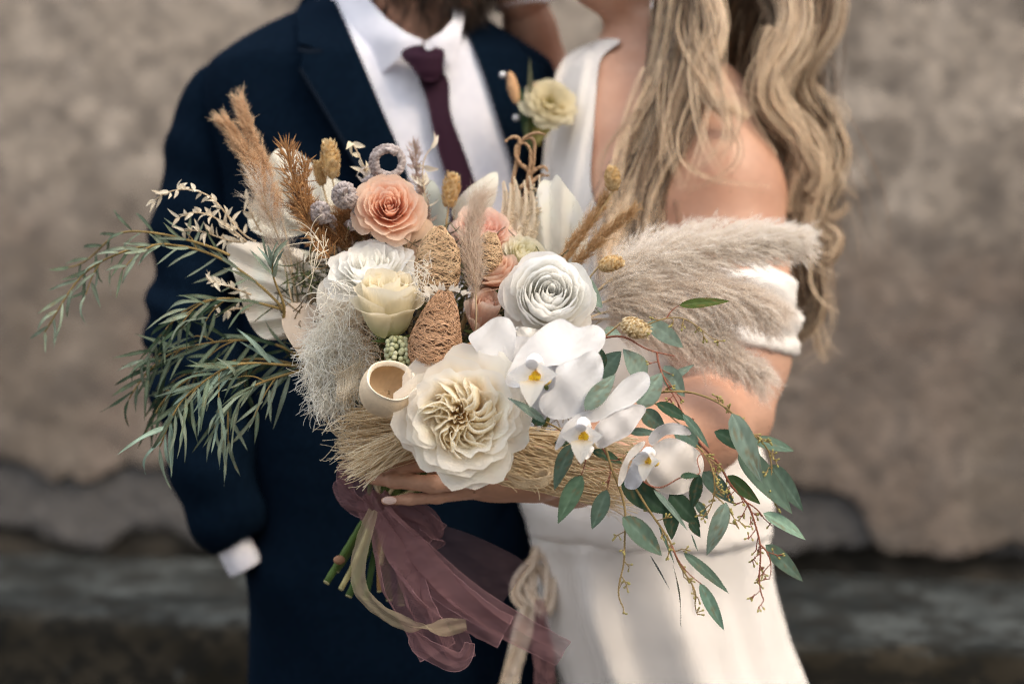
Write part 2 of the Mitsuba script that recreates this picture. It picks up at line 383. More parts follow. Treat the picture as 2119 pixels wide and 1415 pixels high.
# lapels, collar, shirt front, tie
def lap(o, off, step=10, th=.003, **k): return patch(o, on(TORSO, off), step, th, **k)[:2]
SHIRT = [(650, -15), (668, 20), (703, 95), (740, 190), (780, 285), (812, 370), (850, 520), (915, 640), (1010, 640), (1070, 520), (1092, 400), (1075, 310), (1047, 220), (1016, 130), (988, 60), (955, 45), (915, 85), (872, 100), (800, 80), (740, 30)]
shirt = part(groom, 'shirt', lap(SHIRT, .0095, 10, n=160), M_SHIRT, 40, label='white dress shirt')
LAPL = [(640, -30), (688, -12), (712, 40), (748, 125), (790, 225), (828, 312), (870, 450), (885, 560), (850, 560), (790, 430), (708, 285), (660, 205), (622, 140), (628, 98), (664, 104), (618, 88), (612, 20)]
LAPR = [(938, 15), (962, 55), (1000, 150), (1032, 250), (1060, 335), (1070, 440), (1050, 560), (1095, 520), (1118, 400), (1125, 300), (1122, 210), (1130, 140), (1085, 112), (1068, 88), (1010, 50)]
def lift(o, a, b):   # lapels stand a little off the chest towards their outer edge
    base = on(TORSO, a)
    return lambda px, py: base(px, py)
part(groom, 'jacket__lapel', patch(LAPL, on(TORSO, .0165), 9, .007, True, 140)[:2], M_SUIT, 40)
part(groom, 'jacket__lapel', patch(LAPR, on(TORSO, .0165), 9, .007, True, 140)[:2], M_SUIT, 40)
part(groom, 'jacket__lapel_seam', patch([(618, 99), (664, 101), (668, 108), (640, 110), (616, 106)], on(TORSO, .0175), 6, .003, True, 40)[:2], M_SUIT2)
part(groom, 'jacket__lapel_seam', tubes(PP([(622, 143, .0), (660, 208, .0), (708, 288, .0), (748, 360, .0)]) * 0 + np.stack([P(a, b, float(on(TORSO, .0175)(np.array([a]), np.array([b]))[0])) for a, b in [(620, 143), (660, 209), (708, 290), (748, 362)]]), .0022, 5)[:2], M_SUIT2)
# shirt collar: two wings folded down from a band round the neck
NECK = P(868, 40, .40)
def wing(px, py):
    r = np.hypot((px - 870) / 215.0, 0)
    return .292 + .085 * sm(0.12, 1.0, r) + .05 * sm(90, -40, py) - .006
def wing_o(o): return patch(o, wing, 8, .0025, True, 120)[:2]
part(groom, 'shirt__collar', wing_o([(690, -40), (684, 5), (700, 40), (742, 100), (790, 152), (835, 112), (872, 92), (876, 84), (840, 68), (800, 40), (768, 5), (750, -40)]), M_SHIRT, 40)
part(groom, 'shirt__collar', wing_o([(940, -20), (938, 40), (915, 66), (886, 84), (884, 92), (912, 112), (935, 138), (950, 100), (958, 50), (962, 10), (958, -20)]), M_SHIRT, 40)
band = []
for a in np.linspace(0, 2 * np.pi, 48, endpoint=False):
    for dz, r in ((-.02, .062), (.022, .060), (.022, .0575), (-.02, .0595)):
        band.append(NECK + [r * 1.12 * math.cos(a), r * math.sin(a), dz - .050 + 0.075 * (math.sin(a) * .5 + .5)])
part(groom, 'shirt__collar_band', (np.array(band), grid_faces(49, 4, True) % (48 * 4)), M_SHIRT)
btn = trimesh.creation.cylinder(.0052, .002, sections=20); btn.apply_transform(trimesh.transformations.rotation_matrix(math.pi / 2, [1, 0, 0])); btn.apply_translation(P(888, 94, .274))
part(groom, 'shirt__button', btn, M_SHIRT, smooth=30)
CUFA, CUFB = P(484, 1128, .350), P(510, 1174, .352)
cv, cf, _, _ = tubes(curve([CUFA - (CUFB - CUFA) * .4, CUFA, CUFB], 12)[None], np.interp(np.linspace(0, 1, 12), [0, .5, .95, 1], np.array([36, 37, 38.5, 37]) * S(.35))[None], 40)
n_ = CUFB - CUFA
part(groom, 'shirt__cuff', (cv, cf), M_SHIRT, smooth=40)
# tie: blade and knot, rounded
def tie_y(px, py): return on(TORSO, .0195)(px, py) - 0.004 * (1 - ((px - (878 + (py - 150) * .30)) / 45.0) ** 2).clip(0, 1) - .004 * sm(200, 100, py)
tie = part(groom, 'necktie', patch([(868, 150), (916, 150), (930, 210), (950, 285), (990, 395), (1020, 520), (1010, 560), (955, 560), (932, 420), (912, 330), (892, 250), (877, 190)], tie_y, 8, .004, n=100)[:2], M_TIE, label='plum necktie')
def knot_y(px, py): return .280 - 0.012 * (1 - ((px - 874) / 46.0) ** 2).clip(0, 1) + 0.02 * sm(120, 85, py) + .003 * sm(150, 165, py)
part(groom, 'necktie__knot', patch([(830, 112), (846, 96), (875, 94), (908, 92), (919, 104), (917, 130), (916, 158), (902, 167), (880, 167), (864, 155), (848, 134)], knot_y, 6, .012, n=70)[:2], M_TIE)
# head, neck, wrist: one body
GH = P(890, -212, .37)
def groom_f(p):
    d = bone(p, P(868, 120, .398), P(884, -110, .39), .060, .057)
    head = smin(ellip(p, GH + [0, 0, .02], (.078, .098, .105)), bone(p, GH + [.030, -.03, -.085], GH + [.02, .01, -.03], .034, .060), .03)
    head = smin(head, bone(p, GH + [.075, -.055, -.01], GH + [.096, -.072, -.035], .010, .013), .012)   # nose
    head = np.maximum(head, -(np.minimum(np.linalg.norm(p - (GH + [.075, -.030, .012]), axis=1), np.linalg.norm(p - (GH + [.035, -.088, .012]), axis=1)) - .012))
    ear = ellip(p, GH + [-.072, -.03, -.01], (.014, .022, .034))
    return smin(smin(d, head, .03), ear, .008)
part(groom, 'body', nets(groom_f, P(720, 160, .42) - [.03, .12, .03], GH + [.16, .14, .16], .0055), M_SKIN_G)
hand_g = PP([(532, 1168, .395), (590, 1225, .435), (640, 1290, .44)])
part(groom, 'body__hand', nets(lambda p: chain(p, hand_g, [.016, .024, .024], .02), P(420, 1400, .40) - [0, .08, 0], P(740, 1120, .44) + [0, .08, .02], .005), M_SKIN_G)
for s_, o_ in ((1, (.062, -.045, .012)), (-1, (.028, -.083, .012))):
    e_ = trimesh.creation.icosphere(2, .0115); e_.apply_translation(GH + o_)
    part(groom, 'body__eye', e_, M_NAIL)
# beard and hair: short strands rooted on the head
bm = nets(lambda p: np.maximum(groom_f(p) - .010, -(np.maximum(p[:, 2] - (GH[2] - .045), GH[2] - .135 - p[:, 2]) < 0) * 1.0 - .0), GH - [.12, .14, .16], GH + [.16, .14, .16], .006) if False else None
def head_points(n, keep, seed):
    r = np.random.default_rng(seed); out = []
    d_ = unit(r.normal(size=(n * 3, 3)))
    a = GH + d_ * .02; t = np.zeros(len(d_))
    for _ in range(40):
        t += np.clip(groom_f(a + d_ * t[:, None]) * -1, -.02, .02)
    q = a + d_ * t[:, None]
    return q[keep(q)][:n], d_[keep(q)][:n]
def strands_on(q, d_, length, rad, c0, c1, seed, bend=(0, 0, -.6)):
    r = np.random.default_rng(seed); m = len(q)
    dirs = unit(d_ + bend + r.normal(0, .35, (m, 3)))
    Ls = length * r.uniform(.6, 1.2, m)
    t = np.linspace(0, 1, 5)
    Pt = q[:, None] - .002 * d_[:, None] + dirs[:, None] * (t[None, :, None] * Ls[:, None, None]) + np.array([0, 0, -1]) * (t ** 2)[None, :, None] * (Ls * .3)[:, None, None]
    v, f, s_, al = tubes(Pt, rad * (1 - .7 * t)[None], 3)
    return v, f, mix3(c0, c1, r.uniform(0, 1, m)[s_])
q, d_ = head_points(7000, lambda q: (q[:, 2] < GH[2] - .035) & (q[:, 2] > GH[2] - .150) & (q[:, 0] > GH[0] - .062) & (q[:, 1] < GH[1] + .06), 3)
v, f, c = strands_on(q, d_, .020, .0006, (.012, .008, .006), (.035, .022, .015), 4)
part(groom, 'body__beard', (v, f), M_BEARD, True, c, label='short dark beard')
q, d_ = head_points(6000, lambda q: (q[:, 2] > GH[2] + .04) | ((q[:, 1] > GH[1] + .02) & (q[:, 2] > GH[2] - .06)), 5)
v, f, c = strands_on(q, d_, .03, .0007, (.012, .008, .006), (.035, .022, .015), 6, (-.3, .3, .3))
part(groom, 'body__hair', (v, f), M_BEARD, True, c)
# trousers to the ground and shoes
zt = P(0, 1330, .43)[2]
def trs(p):
    a = chain(p, [[-.185, .43, zt + .10], [-.19, .43, .45], [-.20, .44, .06]], [.100, .078, .062], .03)
    b = chain(p, [[-.055, .43, zt + .10], [-.03, .44, .45], [-.02, .45, .06]], [.100, .078, .062], .03)
    return np.maximum(smin(a, b, .03), .03 - p[:, 2])
part(groom, 'trousers', folds(nets(trs, [-.33, .28, 0], [.12, .60, zt + .16], .012), lambda v: .6 * wrinkle(v)), M_SUIT, label='navy trousers')
for x_ in (-.20, -.02):
    part(groom, 'shoe', nets(lambda p: np.maximum(chain(p, [[x_, .50, .05], [x_, .42, .06], [x_ - .01, .28, .035]], [.035, .042, .034], .03), .002 - p[:, 2]), [x_ - .07, .2, -.01], [x_ + .07, .56, .12], .006), mat('shoe_leather', (.02, .012, .008), .35, .5) if x_ < -.1 else 'mat_shoe_leather')

# ------------------------------------------------------------------ the bride
bride = thing('person_001', 'woman with long wavy blonde hair in white off-shoulder dress holding the bouquet', 'person')
BT = Loft([(60, 1270, 1440, .36, .05), (105, 1220, 1480, .36, .055), (150, 1172, 1530, .355, .068), (220, 1150, 1560, .35, .085), (320, 1140, 1560, .345, .10), (450, 1135, 1545, .34, .112), (600, 1130, 1530, .34, .110), (760, 1118, 1520, .345, .105), (900, 1100, 1555, .355, .108), (1000, 1090, 1580, .365, .125), (1060, 1093, 1586, .365, .13), (1140, 1103, 1590, .365, .135)])
ARM = PP([(1478, 262, .305), (1483, 400, .29), (1503, 560, .265), (1517, 730, .235), (1512, 855, .195)])
ARMR = np.array([110, 132, 116, 106, 84]) * S(.26)
FORE = PP([(1512, 855, .195), (1440, 885, .14), (1320, 925, .075), (1180, 968, .015), (1120, 978, -.008)])
FORER = np.array([86, 92, 84, 66, 54]) * S(.08)
HW = FORE[-1]
def finger(p, rows, rs): return chain(p, PP(rows), np.array(rs) * S(-.03), .004)
FING = {'middle': ([(1000, 962, -.035), (905, 958, -.056), (832, 964, -.050), (772, 980, -.026)], (19, 18, 16, 12)),
        'index': ([(1000, 935, -.030), (915, 925, -.045), (850, 930, -.03), (800, 950, 0.0)], (19, 18, 16, 12)),
        'ring': ([(1000, 992, -.036), (895, 1002, -.060), (815, 994, -.054), (765, 990, -.030)], (19.5, 17.5, 15.5, 11.5)),
        'pinky': ([(990, 1016, -.030), (905, 1028, -.046), (848, 1033, -.054), (797, 1036, -.054)], (15.5, 13.5, 11.5, 9))}
BH = P(1330, -165, .34)
def bride_head(p):
    d = bone(p, P(1352, 190, .37), P(1352, -60, .355), .047, .044)
    h = smin(ellip(p, BH + [.02, .01, .02], (.085, .092, .105)), chain(p, [P(1222, -38, .325), P(1262, -35, .325), P(1345, -90, .345)], [.021, .030, .046], .02), .025)
    h = smin(h, bone(p, BH + [-.075, -.030, -.005], BH + [-.098, -.036, -.030], .007, .010), .010)
    return smin(d, h, .022)
def bride_f(p):
    d = smin(bride_head(p), BT.field(p), .03)
    a = smin(chain(p, ARM, ARMR, .03), chain(p, FORE, FORER, .03), .012)
    # collar bone and far shoulder with the raised arm behind the groom
    far = chain(p, PP([(1245, 190, .43), (1205, 300, .50), (1142, 200, .515), (1096, 60, .475), (1076, -10, .45)]), [.042, .038, .034, .025, .022], .02)
    d = smin(d, a, .018)
    return smin(d, far, .02)
bride_m = nets(bride_f, [P(1040, 0, .5)[0] - .03, -.07, P(0, 1060, .36)[2]], [P(1680, 0, .35)[0], .62, BH[2] + .15], .0062)
v, f = bride_m
# the two hands are meshed finer and joined as one skin
def hand_f(p):
    palm = chain(p, [HW, P(1060, 966, -.022), P(1000, 970, -.030)], [54 * S(0), 52 * S(0), 44 * S(0)], .015)
    palm = np.maximum(palm, -1)
    flat = ellip(p, P(1035, 976, -.026), (.050, .017, .027))
    d = smin(flat, bone(p, FORE[-2], HW, FORER[-2], FORER[-1] * .96), .02)
    for r, rs in FING.values():
        fd = finger(p, r, rs)
        d = smin(d, fd, .0022)
    thumb = chain(p, PP([(1050, 960, -.005), (960, 975, .02), (880, 990, .03)]), [.013, .0115, .009], .005)
    return smin(d, thumb, .006)
def all_f(p): return np.minimum(bride_f(p), 9)
HB = (P(730, 1075, 0) - [0, .09, 0], P(1190, 880, 0) + [0, .07, 0])
hm = nets(lambda p: smin(hand_f(p), np.maximum(chain(p, FORE[2:], FORER[2:], .03), FORE[3][0] + .012 - p[:, 0] if False else -1), .012) if False else hand_f(p), HB[0], [P(1205, 0, 0)[0], HB[1][1], HB[1][2]], .0022)
part(bride, 'body', cat([bride_m, hm]), M_SKIN_B)
nail = trimesh.creation.icosphere(2, 1.0); nail.apply_scale([.0062, .0018, .0036]); nail.apply_translation(P(806, 1035, -.0625))
part(bride, 'body__fingernail', nail, M_NAIL)
# raised hand at the groom's cheek
RH = P(1072, -42, .445)
def rhand(p):
    d = smin(ellip(p, RH, (.030, .014, .040)), bone(p, P(1076, -10, .45), RH, .022, .022), .015)
    for k, (dx, L_) in enumerate([(-.024, .060), (-.008, .070), (.008, .066), (.022, .052)]):
        a = RH + [dx, -.004, .030]
        d = smin(d, chain(p, [a, a + [-.012, -.008, L_ * .5], a + [-.032, -.006, L_ * .9]], [.0085, .0078, .006], .004), .005)
    return smin(d, chain(p, [RH + [-.022, -.008, -.012], RH + [-.040, -.020, .008], RH + [-.045, -.024, .030]], [.011, .0095, .007], .004), .008)
part(bride, 'body__hand', nets(rhand, RH - [.08, .06, .06], RH + [.06, .06, .12], .003), M_SKIN_B)
for o_ in ((-.068, -.055, .012), (-.082, -.005, .012)):
    e_ = trimesh.creation.icosphere(2, .011); e_.apply_translation(BH + o_)
    part(bride, 'body__eye', e_, M_NAIL)
lips = trimesh.creation.icosphere(2, 1.0); lips.apply_scale([.008, .019, .007]); lips.apply_translation(BH + [-.080, -.030, -.055])
part(bride, 'body__lips', lips, mat('lips', (.45, .14, .12), .4, .5))
# dress: bodice shell below the neckline, shoulder strap, off-shoulder sleeve, skirt
def bod(p):
    d = BT.field(p) - .0055
    x, y, z = p.T
    neck = CAM_Z - (450 - 707.5) * S(.24)
    hem = CAM_Z - (1122 - 707.5) * S(.24) + .035 * (x - .15) ** 2 * 10 - .01
    return np.maximum(np.maximum(d, z - neck + .55 * np.maximum(0, x - .10)), hem - z)
bodice_lines = lambda px, py: .0022 * np.sin((px - 1060 + (py - 250) * .10) * .105) + .0015 * np.sin((px + py * .2) * .23)
def on_b(off): 
    b = on(BT, off)
    return lambda px, py: b(px, py) - bodice_lines(px, py)
dress = part(bride, 'dress', folds(nets(bod, P(1060, 1150, .36) - [.03, .17, 0], P(1600, 400, .35) + [.03, .17, .04], .008), lambda v: .007 * (meshkit.fbm(v * [10, 10, 22], 3, 2) - .5) + .0022 * np.sin(v[:, 2] * 130 + v[:, 0] * 25 + 5 * meshkit.noise(v * 9, 3)) * sm(1.02, .97, v[:, 2])), M_DRESS, label='white crepe dress')
STRAP = [(1152, 148), (1175, 112), (1215, 92), (1262, 80), (1284, 84), (1262, 102), (1244, 122), (1236, 165), (1231, 230), (1226, 300), (1222, 360), (1228, 410), (1262, 470), (1330, 560), (1290, 640), (1150, 640), (1118, 480), (1120, 380), (1127, 290), (1138, 210)]
part(bride, 'dress__bodice_front', patch(STRAP, on_b(.008), 6, .004, n=140)[:2], M_DRESS, 50)
SLV = PP([(1512, 575, .258), (1520, 655, .245), (1522, 752, .228)])
def slv(p):
    d = chain(p, SLV, np.array([118, 119, 116]) * S(.25), .03)
    ax = unit(SLV[2] - SLV[0])
    return np.maximum(np.maximum(d, (p - SLV[2]) @ ax), (SLV[0] - p) @ ax)
part(bride, 'dress__sleeve', folds(nets(slv, P(1370, 800, .24) - [0, .09, 0], P(1670, 520, .24) + [0, .09, 0], .005), lambda v: .0016 * np.sin(v[:, 2] * 420 + v[:, 0] * 130 + 8 * meshkit.noise(v * 20, 6)) + .0034 * np.sin(v[:, 2] * 210 + v[:, 0] * 60 + 6 * meshkit.noise(v * 14, 2)) + .006 * (meshkit.fbm(v * 25, 3, 7) - .5)), M_DRESS)
SK = Loft([(940, 1098, 1570, .365, .105), (1000, 1090, 1580, .365, .125), (1060, 1093, 1586, .365, .13), (1130, 1102, 1590, .365, .135), (1200, 1108, 1594, .37, .138), (1260, 1122, 1606, .37, .14), (1330, 1140, 1626, .375, .145), (1415, 1165, 1660, .38, .15), (1800, 1200, 1790, .40, .19), (2400, 1200, 1990, .43, .26), (2836, 1180, 2100, .45, .31)], 2.15)
def skirt_folds(v):
    z = v[:, 2]; a = np.arctan2(v[:, 1] - .37, v[:, 0] - SK.at(z)[0])
    g = sm(.94, .84, z)
    f = .0075 * g * np.cos(a * 9 + 3.0 * (z - .9) + 1.3 * np.sin(a * 3)) + .002 * g * np.cos(a * 19 + 1 + 2 * z)
    soft = .005 * np.sin(z * 75 + 14 * v[:, 0]) * np.exp(-((z - .965) / .035) ** 2)
    band = .004 * np.exp(-((z - (.918 + .03 * (v[:, 0] - .15))) / .006) ** 2)
    return f + soft + band + .004 * (meshkit.fbm(v * 12, 3, 6) - .5)
part(bride, 'dress__skirt', folds(nets(SK.field, [-.02, .05, .0], [.62, .80, P(0, 930, .36)[2]], .009), skirt_folds), M_DRESS)
sx = np.linspace(1128, 1500, 40); sp = np.array([P(1432 + (y_ - 1128) * .035, y_, float(on(SK, .0022)(np.array([1432.0]), np.array([y_]))[0])) for y_ in sx])
part(bride, 'dress__skirt_seam', tubes(sp[None], .0007, 6)[:2], M_DRESS)
# beige sash bow hanging at the hip
def strip(rows, widths, n=60, tw=0.0, ripple=0.0, side=(1, 0, 0), seed=0, cols=13, pleat=0.0, edge=False, crumple=0.0):
    c = curve(PP(rows), n); t = unit(np.gradient(c, axis=0))
    w = np.interp(np.linspace(0, 1, n), np.linspace(0, 1, len(widths)), widths)
    s_ = unit(np.cross(t, np.cross(np.broadcast_to(side, t.shape), t)))
    nn = np.cross(t, s_)
    ang = tw * np.linspace(0, 1, n) + .25 * np.sin(np.linspace(0, 7, n) + seed)
    s_ = s_ * np.cos(ang)[:, None] + nn * np.sin(ang)[:, None]; nn = np.cross(t, s_)
    u = np.linspace(-1, 1, cols)
    uu = u[None] + pleat * np.sin(u[None] * 8 + np.linspace(0, 2.5, n)[:, None] + seed) * np.linspace(1, .55, n)[:, None]
    v = c[:, None] + s_[:, None] * (uu[..., None] * w[:, None, None] / 2) + nn[:, None] * (ripple * np.sin(u[None] * 5 + np.linspace(0, 9, n)[:, None] + seed))[..., None]
    if crumple: v = v + nn[:, None] * (crumple * (meshkit.fbm(v * 95, 3, seed) - .5) * 2)[..., None]
    uv = np.stack(np.broadcast_arrays(u[None] * w[:, None] / 2, np.concatenate([[0], np.cumsum(np.linalg.norm(np.diff(c, axis=0), axis=1))])[:, None]), -1).reshape(-1, 2)
    if edge: return (v.reshape(-1, 3), grid_faces(n, cols)), uv, v
    return (v.reshape(-1, 3), grid_faces(n, cols)), uv
m_, _ = strip([(1112, 1130, 0.305), (1098, 1200, 0.290), (1085, 1290, 0.285), (1062, 1380, 0.285), (1048, 1480, 0.290)], [.008, .015, .021, .020, .022], ripple=.003, crumple=.004)
bow = part(bride, 'dress__bow', m_, M_SATIN, label='beige satin bow at the hip')
for rows_, ws_ in (([(1118, 1150, 0.303), (1140, 1210, 0.287), (1126, 1262, 0.280), (1104, 1235, 0.285), (1106, 1165, 0.300)], [.008, .013, .016, .012, .008]),
                   ([(1115, 1150, 0.301), (1085, 1180, 0.290), (1070, 1235, 0.285), (1092, 1252, 0.285), (1112, 1170, 0.295)], [.008, .012, .014, .010, .008])):
    m_, _ = strip(rows_, ws_, ripple=.003, seed=2)
    part(bride, 'dress__bow', m_, M_SATIN)

# ------------------------------------------------------------------ her hair: locks of strands along drawn guides
def lock(rows, n_strand, spread, col, tip=.25, wave=.0, seed=0, rad=.00048, n=38, clump=1.0):
    r = np.random.default_rng(900 + seed); n_strand = int(n_strand * 1.75) if n_strand > 20 else n_strand
    c = curve(PP(rows), n); t = np.linspace(0, 1, n)
    tg = unit(np.gradient(c, axis=0))
    a = unit(np.cross(tg, [0, 1.0, 0])); b = np.cross(tg, a)
    nc = 17
    cc = r.normal(0, 1, (nc, 2)); cc /= np.maximum(1, np.linalg.norm(cc, axis=1, keepdims=True) / 1.5)
    cl = r.integers(0, nc, n_strand)
    off = .9 * cc[cl] + r.normal(0, .55, (n_strand, 2))
    prof = np.interp(t, [0, .15, .55, .85, 1], [.75, 1, .9, .6, tip])
    tw = r.normal(0, .5) + t * r.normal(1.5, .8)
    ca, sa = np.cos(tw), np.sin(tw)
    ox = off[:, :1] * ca - off[:, 1:] * sa; oy = off[:, :1] * sa + off[:, 1:] * ca
    fr = r.normal(0, .10, (n_strand, 1)) * np.sin(t[None] * r.uniform(5, 16, (n_strand, 1)) + r.uniform(0, 6, (n_strand, 1)))
    stray = (r.uniform(0, 1, (n_strand, 1)) > .90) * r.normal(0, 1.7, (n_strand, 1)) * t ** 1.5 + r.normal(0, .8, nc)[cl][:, None] * np.clip(t - .55, 0, 1) * 1.5
    spread = spread * 1.08; X = (ox * prof + fr + stray) * spread; Y = (oy * prof * .7 + fr[::-1]) * spread
    Pt = c[None] + a[None] * X[..., None] + b[None] * Y[..., None]
    end = r.uniform(.86, 1.0, (n_strand, 1))
    rr = rad * np.interp(t, [0, .8, 1], [1, 1, .25])[None] * r.uniform(.7, 1.25, (n_strand, 1))
    v, f, st, al = tubes(Pt, rr, 3)
    roots, mid, light = np.array([.034, .020, .012]), np.array([.205, .122, .068]), np.array([.76, .60, .43])
    k = np.clip(.48 + 1.15 * (col - .50) + r.normal(0, .29, nc)[cl] + r.normal(0, .13, n_strand), 0, 1)[st]
    k = np.clip(k + .10 * (al - .4), 0, 1)
    colr = np.where((k < .5)[:, None], mix3(roots, mid, k * 2), mix3(mid, light, (k - .5).clip(0) * 2))
    return v, f, colr
LOCKS = [  # rows (px, py, y), strands, spread (m), colour 0 dark .. 1 blonde
    # the front fall from the temple down over the collar bone to the bouquet
    ([(1400, -120, .265), (1418, 40, .262), (1400, 150, .250), (1368, 270, .238), (1330, 380, .225), (1318, 480, .21), (1322, 560, .19)], 190, .0125, .62),
    ([(1412, -120, .270), (1440, 30, .262), (1425, 150, .250), (1395, 250, .238), (1352, 350, .228), (1330, 440, .215), (1335, 540, .195)], 170, .0115, .45),
    ([(1392, -120, .262), (1398, 60, .262), (1385, 170, .252), (1352, 290, .24), (1310, 390, .228), (1292, 470, .21), (1290, 560, .19)], 170, .0120, .80),
    ([(1398, -100, .262), (1408, 90, .258), (1378, 220, .246), (1335, 320, .236), (1300, 420, .22), (1270, 500, .20), (1275, 580, .18)], 130, .0105, .92),
    ([(1430, -120, .275), (1448, 60, .262), (1412, 200, .25), (1372, 310, .238), (1345, 420, .222), (1352, 500, .21)], 110, .0095, .30),
    ([(1405, -90, .258), (1392, 100, .256), (1362, 220, .244), (1318, 330, .234), (1285, 430, .222), (1262, 520, .20)], 80, .0085, .98),
    ([(1388, -60, .27), (1386, 60, .27), (1372, 180, .26), (1340, 300, .25), (1312, 400, .235), (1300, 520, .21)], 120, .0125, .22),
    # bright curl that swings out over the shoulder
    ([(1445, -80, .250), (1475, 10, .238), (1488, 70, .232), (1470, 120, .228), (1456, 165, .225), (1475, 205, .223), (1520, 225, .224), (1548, 245, .226)], 80, .0060, .95),
    ([(1440, -90, .255), (1462, 0, .245), (1476, 60, .238), (1462, 115, .232), (1448, 160, .228), (1452, 190, .226)], 90, .0075, .75),
    # dark fall behind the shoulder
    ([(1500, -120, .33), (1505, 40, .34), (1520, 150, .355), (1560, 240, .37), (1610, 330, .375), (1640, 450, .37)], 200, .0200, .12),
    ([(1540, -120, .33), (1550, 30, .335), (1565, 150, .345), (1595, 260, .355), (1632, 380, .36), (1650, 500, .36)], 220, .0200, .18),
    ([(1480, -120, .31), (1490, 0, .315), (1500, 80, .33), (1525, 160, .345), (1565, 235, .36)], 170, .0190, .10),
    ([(1590, -120, .32), (1600, 40, .325), (1615, 160, .335), (1625, 280, .34), (1655, 420, .345), (1668, 540, .345)], 200, .0200, .28),
    ([(1520, -100, .315), (1530, 20, .32), (1535, 120, .335), (1575, 215, .35), (1620, 330, .36)], 150, .0160, .20),
    ([(1640, -120, .33), (1660, 30, .335), (1655, 150, .34), (1668, 270, .34), (1690, 380, .34), (1680, 480, .335)], 170, .0180, .35),
    # blonde spiral curls on the outside
    ([(1560, -120, .295), (1618, -30, .28), (1640, 40, .27), (1622, 100, .262), (1595, 150, .258), (1588, 195, .255), (1615, 240, .258), (1655, 275, .265), (1672, 320, .272), (1655, 380, .28), (1640, 440, .285)], 170, .0095, .88),
    ([(1575, -120, .30), (1632, -20, .287), (1652, 50, .278), (1632, 115, .27), (1604, 165, .265), (1600, 210, .262), (1628, 255, .266), (1668, 295, .273), (1684, 345, .28), (1668, 410, .288), (1655, 480, .29)], 150, .0095, .68),
    ([(1550, -110, .30), (1600, -20, .29), (1625, 50, .285), (1602, 120, .28), (1580, 175, .275), (1585, 240, .275), (1620, 290, .28), (1640, 350, .285), (1628, 420, .29), (1630, 500, .295)], 120, .0085, .50),
    ([(1610, -120, .30), (1690, -60, .29), (1714, 10, .285), (1700, 70, .282), (1668, 120, .282), (1650, 170, .285), (1668, 220, .29), (1700, 262, .295), (1722, 310, .30), (1708, 365, .305), (1682, 420, .30), (1672, 480, .30)], 140, .0085, .55),
    ([(1600, -110, .31), (1672, -50, .30), (1700, 20, .295), (1682, 80, .292), (1650, 130, .292), (1640, 190, .295), (1662, 245, .30), (1690, 300, .305), (1690, 360, .31), (1668, 430, .31)], 120, .0085, .32),
    ([(1640, 150, .29), (1665, 190, .29), (1700, 235, .292), (1728, 285, .296), (1735, 320, .30), (1712, 360, .302), (1690, 395, .30), (1680, 450, .30)], 70, .0060, .42),
    ([(1600, 60, .262), (1588, 130, .256), (1606, 200, .254), (1640, 250, .258), (1660, 300, .262), (1690, 350, .27), (1672, 400, .276)], 70, .0055, .97),
    # lower ends beside the sleeve
    ([(1640, 380, .30), (1650, 450, .30), (1668, 520, .30), (1680, 580, .30), (1685, 630, .30), (1665, 680, .30), (1635, 695, .30)], 130, .0095, .55),
    ([(1650, 400, .31), (1645, 480, .31), (1655, 560, .31), (1665, 620, .31), (1650, 670, .31), (1625, 685, .31)], 110, .0105, .75),
    ([(1625, 380, .315), (1632, 460, .318), (1640, 540, .32), (1648, 610, .32), (1640, 660, .32)], 120, .0115, .40),
    ([(1660, 380, .305), (1672, 440, .30), (1698, 470, .30), (1730, 490, .30), (1722, 525, .30), (1695, 545, .30), (1672, 540, .30)], 55, .0055, .82),
    ([(1665, 360, .30), (1690, 420, .295), (1720, 450, .295), (1742, 440, .295), (1755, 418, .295)], 16, .0030, .95),
    ([(1655, 520, .30), (1672, 600, .30), (1690, 670, .30), (1700, 720, .30), (1712, 748, .30)], 16, .0040, .95),
]
for i_ in range(26):   # loose single strands over the shoulder and round the outline
    r_ = np.random.default_rng(50 + i_)
    if i_ < 10: x0, y0_ = r_.uniform(1400, 1470), r_.uniform(-60, 60); rows_ = [(x0, y0_, .25), (x0 + r_.normal(-10, 20), y0_ + 130, .225), (x0 + r_.normal(10, 40), y0_ + 250, .205), (x0 + r_.normal(40, 60), y0_ + 350, .20)]
    elif i_ < 20: x0, y0_ = r_.uniform(1620, 1700), r_.uniform(-80, 420); rows_ = [(x0, y0_, .29), (x0 + r_.normal(40, 15), y0_ + 70, .285), (x0 + r_.normal(15, 20), y0_ + 150, .285), (x0 + r_.normal(50, 20), y0_ + 230, .285)]
    else: x0, y0_ = r_.uniform(1320, 1380), r_.uniform(120, 260); rows_ = [(x0, y0_, .235), (x0 + r_.normal(-40, 10), y0_ + 90, .22), (x0 + r_.normal(-70, 20), y0_ + 190, .21), (x0 + r_.normal(-80, 30), y0_ + 280, .20)]
    LOCKS.append((rows_, 5, .0035, .85))
hair = part(bride, 'hair', nets(lambda p: np.maximum(np.minimum(bride_head(p) - .010, chain(p, [BH + [.05, .03, .05], P(1520, -40, .36), P(1560, 120, .385), P(1610, 300, .39), P(1640, 420, .385)], [.09, .065, .045, .026, .014], .03)), -np.maximum(np.minimum(P(1418, 0, .33)[0] - p[:, 0], BH[2] + .09 - p[:, 2]), -9) if False else P(1425, 0, .33)[0] - p[:, 0]), P(1400, 480, .36) - [0, .14, 0], BH + [.24, .18, .16], .008),
            mat('hair_core', (.035, .020, .012), .6, .3), label='long wavy blonde hair with darker roots')
for i_, (rows_, n_, sp_, col_) in enumerate(LOCKS):
    v, f, c = lock(rows_, n_, sp_, col_, seed=i_)
    part(bride, 'hair__lock', (v, f), M_HAIR, True, c)

